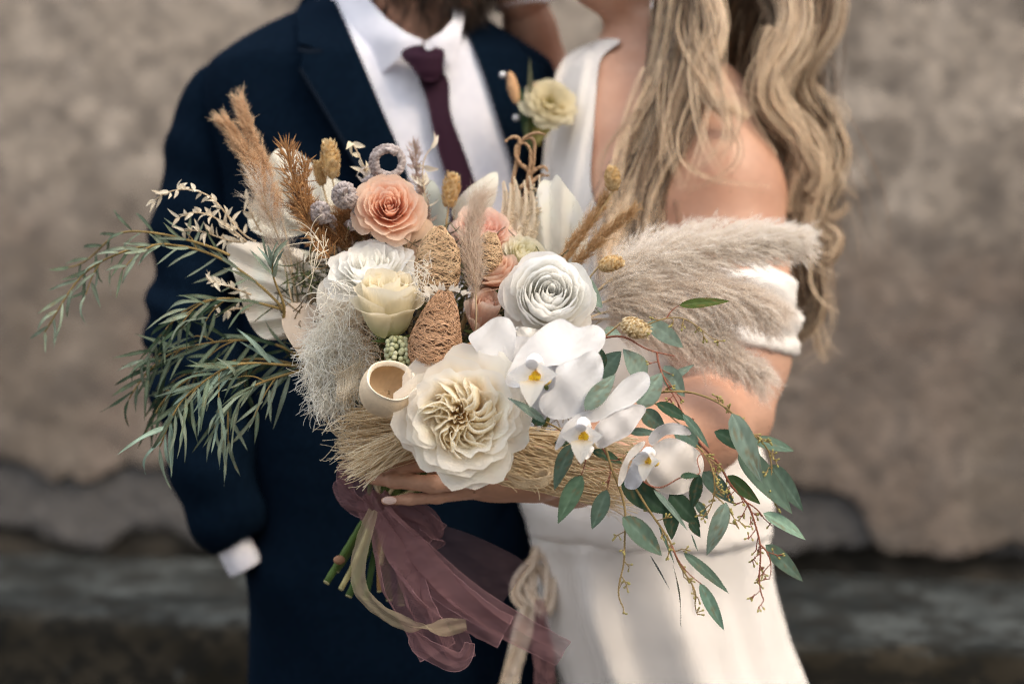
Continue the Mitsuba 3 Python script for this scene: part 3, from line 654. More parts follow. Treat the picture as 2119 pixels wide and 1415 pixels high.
# ------------------------------------------------------------------ small worn things
M_CRYSTAL = mat('crystal', (.85, .85, .9), .08, .9, metallic=.6)
er = thing('earring', 'small silver drop earring hanging beside the woman\'s neck', 'earring')
for k_, (px_, py_, r_) in enumerate([(1350, -12, .0030), (1351, 6, .0026), (1350, 17, .0033), (1351, 27, .0028)]):
    e_ = trimesh.creation.icosphere(2, r_); e_.apply_translation(P(px_, py_, .282)); part(er, 'stone', e_, M_CRYSTAL, False)
br = thing('bracelet', 'thin silver bracelet on the woman\'s raised wrist by the man\'s beard', 'bracelet')
BR = P(1081, 12, .456)
for k_ in range(26):
    a = k_ / 26 * 2 * np.pi
    e_ = trimesh.creation.icosphere(1, .0034); e_.apply_translation(BR + [.0275 * math.cos(a), .0265 * math.sin(a), .004 * math.cos(a)]); part(br, 'bead', e_, M_CRYSTAL, False)
# ------------------------------------------------------------------ bouquet tools
BIND = P(792, 1040, .035)
def leaf_mesh(base, tip, width, face, bend=.12, fold=.25, n=12, m=7, lobed=.62, wave=.0, ph=0.0):
    """A leaf from base to tip; width in metres; face = the way its upper side looks; bend = sag as part of its length."""
    base, tip = np.asarray(base, float), np.asarray(tip, float)
    d = tip - base; L_ = np.linalg.norm(d); d = d / L_
    f = np.asarray(face, float); f = unit(f - d * (f @ d)); s = np.cross(d, f)
    t = np.linspace(0, 1, n); u = np.linspace(-1, 1, m)
    w = .5 * width * (np.sin(np.pi * np.clip(t, 0, 1) ** lobed) ** .85 * .97 + .03 * (1 - t))
    mid = base + d * (t * L_)[:, None] + f * (bend * L_ * np.sin(np.pi * t) - 0.0)[:, None]
    lift = fold * np.abs(u)[None] * w[:, None] + wave * L_ * np.sin(t * 11 + ph)[:, None] * u[None]
    v = mid[:, None] + s * (u[None] * w[:, None])[..., None] + f * lift[..., None]
    return v.reshape(-1, 3), grid_faces(n, m), np.repeat(t, m), np.tile(u, n)
def leaf_col(t, u, c, mid, edge=None, seed=0):
    k = np.exp(-(u / .16) ** 2) * .6
    col = mix3(c, mid, k)
    blot = meshkit.noise(np.stack([t * 7, u * 3, 0 * t + seed * 3.1], 1), 5)
    col = col * (.80 + .40 * blot)[:, None]
    col = col * (1 + .10 * np.cos(t * 46 - np.abs(u) * 5))[:, None]
    spot = sm(.78, .86, meshkit.noise(np.stack([t * 19, u * 8, 0 * t + seed * 7.7], 1), 6))
    col = mix3(col, (.20, .13, .06), .55 * spot)
    if edge is not None: col = mix3(col, edge, .6 * sm(.8, 1, np.abs(u)) + .5 * sm(.93, 1, t))
    return np.clip(col, 0, .95)
def petal(phi, rb, rt, zt, wmax, curl, seed, ruffle=.03, p=1.25, q=1.25, n=12, m=13, cup=.05, spiral=.07):
    """One petal of a bloom about the z axis, unit size: broad and round-topped, one edge tucked under its neighbour."""
    r = np.random.default_rng(seed)
    t = np.linspace(0, 1, n)[:, None] * np.ones((1, m)); u = np.linspace(-1, 1, m)[None] * np.ones((n, 1))
    tt = t * (1 - .20 * np.abs(u) ** 4 - .05 * u ** 2)
    tt = tt * (1 + .030 * np.sin(u * r.uniform(3, 6) + seed) * t - .04 * np.exp(-((u - r.uniform(-.3, .3)) / .14) ** 2) * t)
    R_ = rb + (rt - rb) * tt ** p + curl * np.clip(tt - .60, 0, 1) ** 2 * 2.2
    z = zt * np.clip(tt, 0, 1.0) ** q - curl * np.clip(tt - .60, 0, 1) ** 2 * 2.6
    a = phi + u * wmax * (.45 + .55 * np.sqrt(np.clip(1 - (1 - t) ** 2.2, 0, 1)))
    R_ = R_ - cup * rt * u ** 2 * t + spiral * (rt + .08) * u * (.3 + .7 * t)
    R_ = R_ + ruffle * np.sin(u * r.uniform(4, 8) + r.uniform(0, 6)) * tt ** 2 + ruffle * .6 * np.sin(u * r.uniform(9, 13) + r.uniform(0, 6)) * tt ** 4
    z = z + ruffle * np.sin(u * r.uniform(3, 7) + r.uniform(0, 6)) * tt ** 2
    v = np.stack([R_ * np.cos(a), R_ * np.sin(a), z], -1)
    v = v + .02 * rt * (meshkit.noise(v * 9 + seed, 2) - .5)[..., None]
    return v.reshape(-1, 3), grid_faces(n, m), t.ravel(), u.ravel()
def placed(v, c, axis, R, roll=0.0, z0=0.0):
    a, e1, e2 = frame(axis)
    ca, sa = math.cos(roll), math.sin(roll)
    x = v[:, 0] * ca - v[:, 1] * sa; y = v[:, 0] * sa + v[:, 1] * ca
    return c + R * (x[:, None] * e1 + y[:, None] * e2 + (v[:, 2] - z0)[:, None] * a)
GREEN_STEM = (.10, .15, .045)
def stem_part(key, start, end, r=.0022, c=GREEN_STEM, via=None, n=20, name='stem'):
    pts = [start] + ([via] if via is not None else []) + [end]
    v, f = tube(pts, r, r, n, 7)
    part(key, name, (v, f), M_SOLID, True, np.tile(c, (len(v), 1)) * (0.8 + .4 * meshkit.noise(v * 160))[:, None])
def bind_pt(i): 
    a = i * 2.4
    return BIND + np.array([.013 * math.cos(a), .010 * math.sin(a) + .004, .006 * math.sin(a * 1.7)])
_stem_no = [0]
def rose(name, label, cat_, c, axis, R, rings, cols, seed=0, roll=0.0, z0=.3, group=None, sepals=True, stem=True, p=(.5, .85), q=1.3, warm=.5):
    key = thing(name, label, cat_, group)
    base, midc, edge = [np.array(x) for x in cols]
    k = 0
    ph = roll
    for ri, (cnt, rt, zt, wm, curl, ruf) in enumerate(rings):
        for j in range(cnt):
            r = np.random.default_rng(seed * 1000 + k)
            phi = ph + j * 2 * np.pi / cnt + r.normal(0, .16)
            s = r.uniform(.89, 1.08)
            v, f, t, u = petal(phi, .04 + .10 * rt, rt * s, zt * r.uniform(.91, 1.07), wm * r.uniform(.85, 1.12), curl * r.uniform(.5, 1.3), seed * 77 + k, ruf, p=p[0] + (p[1] - p[0]) * float(sm(.45, 1.0, rt)), q=q)
            col = mix3(mix3(base, midc, sm(.15, .65, t)), edge, sm(.60, .98, t))
            col = mix3(col, base, warm * max(0, 1 - rt * 1.35) ** 1.2)
            vein = .965 + .07 * meshkit.noise(np.stack([u * 16, t * 2.5, 0 * t + k], 1), 3)
            col = np.clip(col * (vein * r.uniform(.96, 1.03))[:, None], 0, .95)
            part(key, 'petal', (placed(v, c, axis, R, 0, z0), f), M_PETAL, True, col)
            k += 1
        ph += 2.4 * .5 + .37
    a = unit(np.asarray(axis))
    if sepals:
        for j in range(5):
            an = j * 2 * np.pi / 5 + seed
            _, e1, e2 = frame(a)
            o = e1 * math.cos(an) + e2 * math.sin(an)
            b0 = c - a * R * (z0 + .02)
            v, f, t, u = leaf_mesh(b0, b0 + o * R * .62 - a * R * .05 + a * .1 * R, R * .26, -a + .3 * o, .1, .2, 9, 5)
            part(key, 'sepal', (v, f), M_LEAF, True, leaf_col(t, u, (.13, .17, .06), (.2, .25, .1), seed=j))
    if stem:
        i = _stem_no[0]; _stem_no[0] += 1
        b0 = c - a * R * z0
        stem_part(key, b0 + a * .002, bind_pt(i), .0024, GREEN_STEM, via=(b0 - a * .045) * .6 + bind_pt(i) * .4)
    return key
WHITE = ((.94, .93, .87), (.95, .94, .91), (.95, .945, .93))
CREAM = ((.95, .79, .54), (.95, .87, .74), (.95, .915, .86))
GREENW = ((.74, .73, .46), (.88, .82, .64), (.90, .84, .70))
PEACH = ((.82, .42, .28), (.87, .59, .45), (.90, .71, .58))
BLUSH = ((.84, .52, .40), (.88, .67, .56), (.90, .77, .68))
OPEN = [(5, 1.0, .22, .76, .22, .030), (5, .93, .42, .76, .15, .026), (5, .82, .56, .78, .10, .024), (5, .70, .63, .80, .08, .022), (5, .58, .66, .80, .06, .02), (5, .46, .67, .84, .05, .018), (4, .35, .665, .95, .03, .016), (4, .24, .66, .95, .02, .012), (3, .14, .65, 1.1, .01, .008), (2, .06, .64, 1.4, 0, .003)]
# the big garden rose: outer bowl, then a quartered centre of many short folded petals
GARDEN = [(5, 1.0, .18, .84, .22, .045), (5, .96, .36, .82, .18, .04), (5, .88, .48, .80, .14, .035), (5, .78, .54, .80, .10, .035), (5, .69, .56, .80, .06, .03), (5, .58, .42, .90, .02, .03), (5, .42, .38, 1.0, .02, .02), (4, .26, .38, 1.1, .01, .02)]
RANUN = [(5, 1.0, .30, .85, .16, .025), (5, .97, .52, .85, .02, .02), (5, .88, .70, .85, -.20, .015), (5, .79, .80, .85, -.26, .014), (5, .69, .87, .86, -.28, .013), (5, .59, .92, .88, -.28, .012), (4, .49, .95, 1.0, -.26, .011), (4, .39, .965, 1.05, -.22, .010), (4, .29, .965, 1.1, -.16, .008), (3, .20, .955, 1.3, -.08, .006), (3, .11, .945, 1.3, -.03, .004)]
BUD = [(3, .82, 1.22, 1.25, .42, .035), (3, .80, 1.46, 1.35, .16, .02), (3, .72, 1.54, 1.4, -.05, .015), (3, .60, 1.57, 1.4, -.08, .012), (3, .48, 1.58, 1.4, -.06, .01), (3, .36, 1.58, 1.4, -.04, .008), (3, .24, 1.57, 1.4, -.02, .006), (2, .13, 1.55, 1.6, 0, .003)]
SIDE = [(5, .98, .52, .78, .22, .035), (5, .86, .72, .80, .14, .03), (5, .72, .85, .80, .09, .025), (5, .58, .91, .82, .06, .02), (5, .44, .93, .85, .04, .018), (4, .31, .93, .95, .02, .012), (3, .19, .92, 1.05, .01, .01), (2, .08, .9, 1.4, 0, .004)]
s0 = S(-.06)
rose('garden_rose', 'largest open cream garden rose with yellow ruffled centre, at the bottom front', 'rose', P(957, 862, -.150), (-.06, -1, .10), 137 * S(-.15), GARDEN, CREAM, 3, .4, p=(.6, .95), warm=.5)
def fold_petal(phi, r0, r1, h, swirl, seed, lean=.35, n=9, m=13):
    """A petal standing edge-on from the centre outwards, as in the quartered heart of an old rose."""
    r = np.random.default_rng(seed)
    u = np.linspace(0, 1, m)[None] * np.ones((n, 1)); t = np.linspace(0, 1, n)[:, None] * np.ones((1, m))
    rad = r0 + (r1 - r0) * u
    a = phi + swirl * u ** 1.3 + (lean * t ** 2 + r.uniform(.10, .22) * np.sin(u * r.uniform(4, 7) + r.uniform(0, 6)) * t) * .30 / (rad + .12)
    z = .20 + h * t * (.55 + .45 * np.sin(np.pi * (.12 + .76 * u)) ** .7) + .02 * np.sin(u * 14 + seed) * t
    v = np.stack([rad * np.cos(a), rad * np.sin(a), z], -1)
    return v.reshape(-1, 3), grid_faces(n, m), t.ravel(), u.ravel()
gr_c, gr_a, gr_R = P(957, 862, -.150), (-.06, -1, .10), 137 * S(-.15)
for j in range(30):
    r_ = np.random.default_rng(6100 + j)
    q_ = j // 6; phi_ = q_ * 2 * np.pi / 5 + (j % 6) * .20 + r_.normal(0, .13)
    v, f, t, u = fold_petal(phi_, r_.uniform(.08, .30), r_.uniform(.44, .68), r_.uniform(.26, .42), r_.uniform(.2, .95) * (1 if q_ % 2 else .8), 6200 + j)
    c_ = mix3(mix3((.95, .78, .48), (.95, .87, .70), sm(.05, .5, t)), (.94, .92, .84), sm(.55, 1, t))
    part('garden_rose', 'inner_petal', (placed(v, gr_c, gr_a, gr_R, .5, .3), f), M_PETAL, True, c_)
for j in range(13):
    r_ = np.random.default_rng(6300 + j)
    rt_ = [.30, .30, .30, .27, .22, .22, .20, .17, .13, .13, .10, .07, .05][j]
    v, f, t, u = petal(j * 2.4 + r_.normal(0, .3), .03, rt_, .56 + r_.uniform(-.03, .03), .85, .02, 6400 + j, .03, p=.6)
    v = v + np.array([.06, -.10, 0])
    c_ = mix3((.95, .77, .46), (.95, .89, .77), sm(.3, .95, t))
    part('garden_rose', 'inner_petal', (placed(v, gr_c, gr_a, gr_R, .5, .3), f), M_PETAL, True, c_)
rose('white_rose', 'tight round pure white bloom of many petals right of the tan cones', 'rose', P(1136, 612, -.085), (.12, -1, .34), 97 * S(-.08), RANUN, WHITE, 4, .9, z0=.5, p=(.4, .62), q=1.2, warm=.15)
rose('white_rose', 'wide white rose tipped upward behind the pale green bud', 'rose', P(768, 560, -.045), (-.03, -.62, .82), 103 * S(-.04), OPEN, WHITE, 5, 1.6, z0=.30)
rose('rose_bud', 'half open creamy green rosebud left of the two tan cones', 'rose', P(803, 632, -.105), (-.02, -.42, .95), 80 * S(-.1), BUD, GREENW, 6, .2, z0=.84, p=(.34, .40), q=1.0, warm=.05)
rose('peach_rose', 'peach garden rose with full round face, topmost rose in the bouquet', 'rose', P(805, 430, -.035), (.02, -.94, .36), 75 * S(-.03), OPEN, PEACH, 7, .3)
rose('peach_rose', 'pink peach rose behind the thin plume, in front of the tie tip', 'rose', P(1000, 480, .012), (.20, -.72, .68), 70 * S(.0), OPEN, ((.84, .46, .36), (.88, .63, .53), (.91, .74, .65)), 8, .8)
rose('peach_rose', 'dusty peach rose tilted left above the round white bloom', 'rose', P(1022, 560, -.045), (-.28, -.55, .80), 60 * S(-.04), SIDE, ((.76, .46, .34), (.82, .58, .46), (.86, .68, .56)), 9, .1, z0=.55)
rose('peach_rose', 'pale peach rosebud half hidden behind the upper orchid', 'rose', P(1000, 655, -.055), (.25, -.62, .75), 56 * S(-.05), [(4, .72, 1.0, .62, .2, .06), (4, .58, 1.15, .5, .1, .05)] + BUD[3:], BLUSH, 10, .5, z0=.7, p=(.4, .5), q=1.0)
rose('cream_rose', 'greenish cream rose mostly hidden between the peach roses and white bloom', 'rose', P(1086, 528, .0), (.35, -.7, .65), 56 * S(.0), SIDE, ((.7, .66, .38), (.80, .76, .58), (.84, .80, .68)), 11, .7, z0=.5)

# ------------------------------------------------------------------ orchids: thick waxy petals, each bent in depth
def sheet(key, name, pts, y0, gx, gy, cup, m, colf, seed=0, thick=.0008, n=80, step=7, wob=.0024, z=None):
    pts = np.asarray(pts, float)
    cx, cy = pts.mean(0); rr = np.abs(pts - [cx, cy]).max()
    def depth(px, py):
        u, w = (px - cx) / rr, (py - cy) / rr
        return y0 + gx * u + gy * w + cup * (u * u + w * w) + wob * np.sin(u * 5 + seed) * np.cos(w * 4 + seed * 2) + .0012 * np.sin(u * 13 + w * 9 + seed) * (u * u + w * w) - .62 * cup * (u * u + w * w)
    v, f, q = patch(pts, depth, step, thick, n=n)
    return part(key, name, (v, f), m, True, np.clip(colf(q, (q - [cx, cy]) / rr), 0, .95))
Z5 = lambda a: np.asarray(a, float) / 2.649 + [950, 500]
Z6 = lambda a: np.asarray(a, float) / 2.721 + [1000, 800]
def owhite(tint=(.86, .86, .88)):
    def f(q, u):
        v = meshkit.noise(np.stack([q[:, 0] * .10, q[:, 1] * .10, 0 * q[:, 0]], 1), 4)
        return np.array(tint) * (.89 + .03 * v + .045 * np.cos(np.arctan2(u[:, 1], u[:, 0]) * 26 + v * 3) * np.hypot(u[:, 0], u[:, 1]))[:, None]
    return f
def lip(key, c, r, ax, yel=(.80, .52, .03)):
    """The lip: two side lobes round a yellow callus, a forked tip, and the column above."""
    a, e1, e2 = frame(ax); e2 = -e2
    for s in (-1, 1):
        v, f, t, u = leaf_mesh(c, c + unit(a * .7 + s * e1 * .8 + e2 * .1) * r * 1.15, r * .95, -s * e1 + a * .4, .22, .35, 10, 7, .8)
        part(key, 'lip_lobe', (v, f), M_PETAL, True, mix3((.86, .86, .87), yel, sm(.45, .05, t) * .7 * (1 - .5 * np.abs(u))))
    v, f, t, u = leaf_mesh(c, c + unit(a * .9 - e2 * .75) * r * 1.5, r * .9, a * .5 + e2, .18, .3, 12, 7, .9)
    part(key, 'lip', (v, f), M_PETAL, True, mix3((.88, .86, .82), yel, sm(.62, .12, t) * .85))
    ms = []
    for k in range(5):
        b = trimesh.creation.icosphere(2, r * (.22 - .02 * k)); b.apply_translation(c + a * r * (.30 + .1 * (k % 2)) + e1 * r * .16 * (k - 2) + e2 * r * (.05 * (k % 3) - .1))
        ms.append((np.array(b.vertices), np.array(b.faces)))
    v, f = cat(ms)
    spot = sm(.55, .7, meshkit.noise(v * 700, 6))
    part(key, 'lip_callus', (v, f), M_SOLID, True, mix3(yel, (.35, .10, .03), spot * .8))
    v, f = tube([c + e2 * r * .25, c + e2 * r * .55 + a * r * .45, c + e2 * r * .45 + a * r * .85], r * .26, r * .22, 12, 10)
    part(key, 'column', (v, f), M_SOLID, True, np.tile((.86, .84, .86), (len(v), 1)))
OG = 'white orchids down the right front'
o1 = thing('orchid', 'large white orchid bloom with yellow lip, right of the big garden rose', 'orchid', OG)
sheet(o1, 'petal', Z5([(275, 700), (320, 610), (420, 500), (520, 432), (575, 425), (650, 468), (740, 455), (795, 490), (798, 555), (740, 622), (650, 645), (560, 675), (500, 680), (440, 705), (370, 770), (300, 800), (258, 780)]), -.168, .006, -.012, .012, M_WAXY, owhite((.86, .855, .87)), 1)
sheet(o1, 'petal', Z5([(535, 690), (560, 668), (640, 640), (750, 598), (788, 660), (780, 760), (735, 850), (690, 920), (620, 962), (540, 975), (470, 950), (438, 890), (460, 840), (520, 800), (530, 740)]), -.180, .012, .006, .014, M_WAXY, owhite((.85, .855, .885)), 2)
sheet(o1, 'sepal', Z5([(372, 790), (420, 800), (450, 860), (485, 950), (455, 985), (412, 950), (380, 880)]), -.166, 0, .01, .004, M_WAXY, owhite((.83, .84, .88)), 3, n=50, step=5)
sheet(o1, 'sepal', Z5([(300, 690), (360, 650), (420, 690), (400, 760), (375, 810), (320, 800), (270, 790)]), -.160, -.008, .006, .004, M_WAXY, owhite((.82, .83, .88)), 4, n=50, step=5)
sheet(o1, 'sepal', Z5([(380, 700), (470, 640), (600, 640), (600, 760), (540, 860), (450, 860), (390, 800)]), -.150, 0, .0, .006, M_WAXY, owhite((.80, .80, .83)), 21, n=50, step=6)
lip(o1, P(1113, 776, -.186), .0235, (-.25, -1, -.10))
o0 = thing('orchid', 'white orchid turned sideways, behind the upper left edge of the largest orchid', 'orchid', OG)
sheet(o0, 'petal', Z5([(52, 520), (100, 482), (200, 415), (270, 420), (302, 462), (312, 520), (300, 600), (280, 700), (262, 790), (200, 740), (140, 680), (90, 590)]), -.140, .014, .004, .016, M_WAXY, owhite((.86, .86, .88)), 5)
sheet(o0, 'petal', Z5([(250, 560), (300, 520), (360, 520), (430, 545), (420, 600), (340, 650), (280, 730), (245, 700), (240, 620)]), -.126, .02, .004, .010, M_WAXY, owhite((.82, .82, .85)), 6, n=60)
sheet(o0, 'sepal', Z5([(160, 660), (250, 690), (300, 760), (360, 800), (380, 900), (360, 930), (280, 860), (210, 770)]), -.128, .004, .0, .006, M_WAXY, owhite((.86, .83, .80)), 7, n=60)
sheet(o0, 'sepal', Z5([(310, 470), (380, 470), (460, 505), (440, 560), (390, 575), (330, 530)]), -.112, .008, .0, .006, M_WAXY, owhite((.83, .81, .78)), 8, n=50, step=5)
o2 = thing('orchid', 'white orchid with long upswept petal, below right of the largest orchid', 'orchid', OG)
sheet(o2, 'petal', Z5([(528, 1142), (540, 1080), (590, 990), (680, 930), (790, 878), (860, 800), (960, 722), (1028, 718), (1048, 770), (1000, 850), (930, 905), (850, 935), (760, 985), (660, 1000), (600, 1060), (560, 1122)]), -.168, .016, .006, .010, M_WAXY, owhite((.86, .86, .88)), 9)
sheet(o2, 'petal', Z5([(795, 965), (870, 925), (960, 890), (1025, 912), (1000, 965), (930, 1060), (840, 1105), (770, 1132), (735, 1060)]), -.160, .014, .004, .012, M_WAXY, owhite((.85, .83, .84)), 10)
sheet(o2, 'sepal', Z5([(620, 1090), (680, 1105), (740, 1130), (728, 1160), (700, 1192), (660, 1172), (630, 1135)]), -.172, 0, -.006, .004, M_WAXY, owhite((.85, .84, .84)), 11, n=50, step=5)
lip(o2, P(1212, 896, -.178), .0200, (-.25, -1, -.25))
o3 = thing('orchid', 'lowest orchid, ivory petals folded half open among the eucalyptus leaves', 'orchid', OG)
sheet(o3, 'petal', Z6([(915, 385), (960, 330), (1050, 288), (1150, 318), (1225, 378), (1243, 440), (1205, 540), (1130, 600), (1060, 606), (980, 580), (918, 520), (905, 450)]), -.138, .010, .004, .020, M_WAXY, owhite((.83, .78, .74)), 12)
sheet(o3, 'petal', Z6([(798, 560), (805, 500), (840, 420), (895, 365), (922, 400), (915, 470), (890, 545), (850, 577)]), -.158, -.004, .004, .008, M_WAXY, owhite((.82, .83, .88)), 13, n=60)
sheet(o3, 'sepal', Z6([(765, 560), (768, 480), (800, 400), (850, 332), (912, 308), (885, 360), (825, 420), (797, 520)]), -.138, .01, .0, .006, M_WAXY, owhite((.80, .76, .72)), 14, n=60)
sheet(o3, 'petal', Z6([(930, 300), (960, 245), (1010, 213), (1090, 205), (1150, 235), (1172, 262), (1080, 268), (1000, 292), (945, 330)]), -.152, .010, .014, .008, M_WAXY, owhite((.85, .84, .86)), 15, n=60)
lip(o3, P(1350, 950, -.160), .0150, (-.55, -.9, -.2), (.75, .50, .05))
for o_, q_ in ((o1, (1130, 800, -.150)), (o0, (1060, 760, -.12)), (o2, (1240, 900, -.15)), (o3, (1350, 960, -.13))):
    stem_part(o_, P(*q_), BIND + [.004, .008, .004], .0018, (.16, .20, .07), via=P(q_[0] * .6 + 400, 930, -.02))
# ------------------------------------------------------------------ seeded eucalyptus on the right
EUC_L, EUC_M, EUC_D, OLIVE = (.215, .29, .24), (.115, .175, .135), (.045, .085, .055), (.08, .115, .035)
def euc_leaf(key, conv, b, t, w, col, y0=-.12, y1=-.12, k=0, face=(.1, -1, .35), bend=.07):
    b, t = conv(b), conv(t)
    sc = 2.649 if conv is Z5 else 2.721
    B, T_ = P(b[0], b[1], y0), P(t[0], t[1], y1)
    r = np.random.default_rng(4000 + k)
    f_ = np.array(face) + r.normal(0, .28, 3) * [1, .3, 1]
    v, f, tt, u = leaf_mesh(B, T_, w / sc * S(y0) * 1.08, f_, bend * r.uniform(.3, 1.3), .16, 14, 9, r.uniform(.66, .78), .006, r.uniform(0, 6))
    c = leaf_col(tt, u, col, np.array(col) * 1.35 + .03, np.array(col) * .8 + [.03, .01, 0], seed=k)
    part(key, 'leaf', (v, f), M_LEAF, True, c)
STEMC, STEMR = (.30, .21, .09), (.27, .10, .065)
def euc_stem(key, pts, r=.0011, c=STEMC, seeds=None, k=0, dens=1.0, conv=Z6, y=None):
    """A twig through picture points with a depth each; seeds = (from, to) part of its length that carries seed twigs."""
    pp = np.array([P(*conv(p[:2]), p[2]) for p in pts])
    v, f = tube(pp, r, r * .45, 40, 6)
    part(key, 'stem', (v, f), M_SOLID, True, np.tile(c, (len(v), 1)) * (.75 + .5 * meshkit.noise(v * 220))[:, None])
    if not seeds: return
    cv = curve(pp, 80); rg = np.random.default_rng(70 + k)
    L_ = np.linalg.norm(np.diff(cv, axis=0), axis=1).sum() * (seeds[1] - seeds[0])
    tw, rad, sd = [], [], []
    for s in np.linspace(seeds[0], seeds[1], max(3, int(L_ / .0055 * dens))):
        p0 = cv[int(s * 79)]; tg = unit(cv[min(79, int(s * 79) + 1)] - cv[max(0, int(s * 79) - 1)])
        d = unit(tg * .5 + rg.normal(0, .7, 3) * [1, .6, 1] + [0, 0, -.25])
        ln = rg.uniform(.005, .013)
        tw.append(np.stack([p0, p0 + d * ln * .5 + rg.normal(0, .0008, 3), p0 + d * ln]))
        for e in range(rg.integers(2, 5)):
            q0 = p0 + d * ln * rg.uniform(.55, 1); dd = unit(d + rg.normal(0, .8, 3)); q1 = q0 + dd * rg.uniform(.0018, .0042)
            tw.append(np.stack([q0, (q0 + q1) / 2, q1]))
            b = trimesh.creation.icosphere(1, 1.0); b.apply_scale([.00085, .00085, .0014])
            M_ = trimesh.geometry.align_vectors([0, 0, 1], dd); b.apply_transform(M_); b.apply_translation(q1 + dd * .0009)
            sd.append((np.array(b.vertices), np.array(b.faces)))
    v, f, _, _ = tubes(np.array(tw), .00042, 4)
    part(key, 'seed_twig', (v, f), M_SOLID, True, np.tile(c, (len(v), 1)), stuff=True)
    v, f = cat(sd)
    part(key, 'seed', (v, f), M_SOLID, True, mix3((.28, .25, .08), (.42, .36, .14), meshkit.noise(v * 300)), stuff=True)
EG = 'seeded eucalyptus branches trailing to the lower right'
e1 = thing('eucalyptus_branch', 'longest eucalyptus branch, hanging furthest right past the white dress edge', 'eucalyptus')
euc_stem(e1, [(560, 120, -.07), (800, 60, -.09), (1020, 30, -.10), (1130, 26, -.11), (1260, 60, -.115), (1340, 100, -.12), (1420, 165, -.12), (1520, 270, -.12), (1600, 350, -.12), (1622, 440, -.12), (1640, 630, -.12)], .0012, STEMC, (.62, 1), 1)
euc_stem(e1, [(1180, 180, -.10), (1250, 350, -.115), (1330, 440, -.12), (1400, 560, -.12), (1480, 650, -.12), (1530, 770, -.12), (1560, 900, -.12), (1555, 1060, -.12), (1580, 1200, -.12)], .0012, STEMR, (.30, 1), 2, .8)
euc_stem(e1, [(1480, 650, -.12), (1540, 690, -.122), (1580, 740, -.12)], .0008, STEMR, (.1, 1), 3)
euc_stem(e1, [(1550, 880, -.12), (1590, 920, -.122), (1612, 1080, -.12)], .0007, STEMR, (.3, 1), 4, .7)
for k, a in enumerate([((1400, 150), (1572, 545), 118, EUC_L, -.128, -.13), ((1440, 355), (1742, 718), 140, EUC_M, -.120, -.12), ((1622, 438), (1802, 702), 100, EUC_M, -.118, -.115), ((1576, 712), (1816, 862), 84, (.22, .34, .26), -.12, -.115),
                       ((1590, 888), (1800, 1096), 88, EUC_M, -.12, -.11), ((1300, 252), (1560, 385), 92, EUC_D, -.112, -.11), ((1510, 300), (1752, 362), 82, EUC_M, -.108, -.10), ((1375, 500), (1562, 662), 74, (.07, .12, .05), -.118, -.12), ((1235, 480), (1415, 662), 95, EUC_M, -.108, -.11)]):
    euc_leaf(e1, Z6, *a, k=k)
e2 = thing('eucalyptus_branch', 'eucalyptus branch drooping below the lowest orchid over the white skirt', 'eucalyptus')
euc_stem(e2, [(600, 300, -.10), (690, 350, -.125), (720, 450, -.13), (770, 580, -.13), (800, 720, -.13), (796, 870, -.13), (790, 1000, -.128), (765, 1110, -.126), (788, 1240, -.125)], .0012, STEMC, (.62, 1), 5, .55)
euc_stem(e2, [(780, 500, -.11), (862, 580, -.125), (930, 690, -.13), (1000, 790, -.13), (1060, 890, -.13), (1110, 1010, -.13), (1180, 1120, -.128), (1192, 1220, -.126)], .0012, STEMC, (.35, 1), 6, .8)
euc_stem(e2, [(1060, 890, -.13), (1090, 960, -.132), (1230, 1110, -.13)], .0008, STEMR, None, 7)
euc_stem(e2, [(900, 530, -.165), (1050, 545, -.165), (1130, 505, -.165), (1215, 490, -.16), (1210, 440, -.15), (1250, 370, -.14)], .0008, STEMR, None, 8)
euc_stem(e2, [(1200, 330, -.13), (1290, 470, -.135), (1300, 600, -.135), (1260, 720, -.135)], .0009, STEMC, (.15, 1), 9, 1.3)
euc_stem(e2, [(1290, 600, -.135), (1380, 690, -.135), (1440, 800, -.135)], .0008, STEMC, (.3, 1), 10, 1.0)
for k, a in enumerate([((785, 733), (1007, 952), 126, EUC_M, -.134, -.13), ((780, 528), (1040, 716), 138, EUC_D, -.122, -.12), ((1050, 598), (1222, 790), 104, EUC_D, -.126, -.12), ((1055, 640), (1062, 862), 92, EUC_D, -.120, -.12), ((1368, 650), (1258, 948), 94, EUC_L, -.138, -.13),
                       ((1130, 935), (1382, 1162), 58, EUC_M, -.13, -.12), ((1220, 1104), (1356, 1370), 68, (.16, .26, .20), -.13, -.13), ((1215, 492), (1175, 690), 70, EUC_D, -.165, -.15), ((1110, 505), (1215, 500), 38, EUC_D, -.168, -.165), ((960, 580), (1152, 812), 34, EUC_L, -.142, -.14),
                       ((1160, 755), (1222, 846), 54, EUC_D, -.128, -.125), ((1195, 640), (1265, 745), 46, EUC_M, -.12, -.12), ((940, 948), (1050, 1140), 9, (.05, .06, .06), -.13, -.13), ((1068, 1000), (1112, 1350), 8, (.06, .07, .05), -.13, -.13), ((1172, 828), (1210, 932), 9, EUC_M, -.13, -.13), ((990, 790), (1078, 1000), 16, EUC_M, -.128, -.13)]):
    euc_leaf(e2, Z6, *a, k=20 + k)
e3 = thing('eucalyptus_branch', 'three dark eucalyptus leaves hanging left of the lowest orchid', 'eucalyptus')
euc_stem(e3, [(560, 250, -.12), (575, 420, -.13), (550, 500, -.132)], .0008, STEMR, None, 11)
euc_stem(e3, [(600, 280, -.11), (715, 490, -.13), (695, 580, -.132)], .0008, STEMR, (.5, 1), 12, .4)
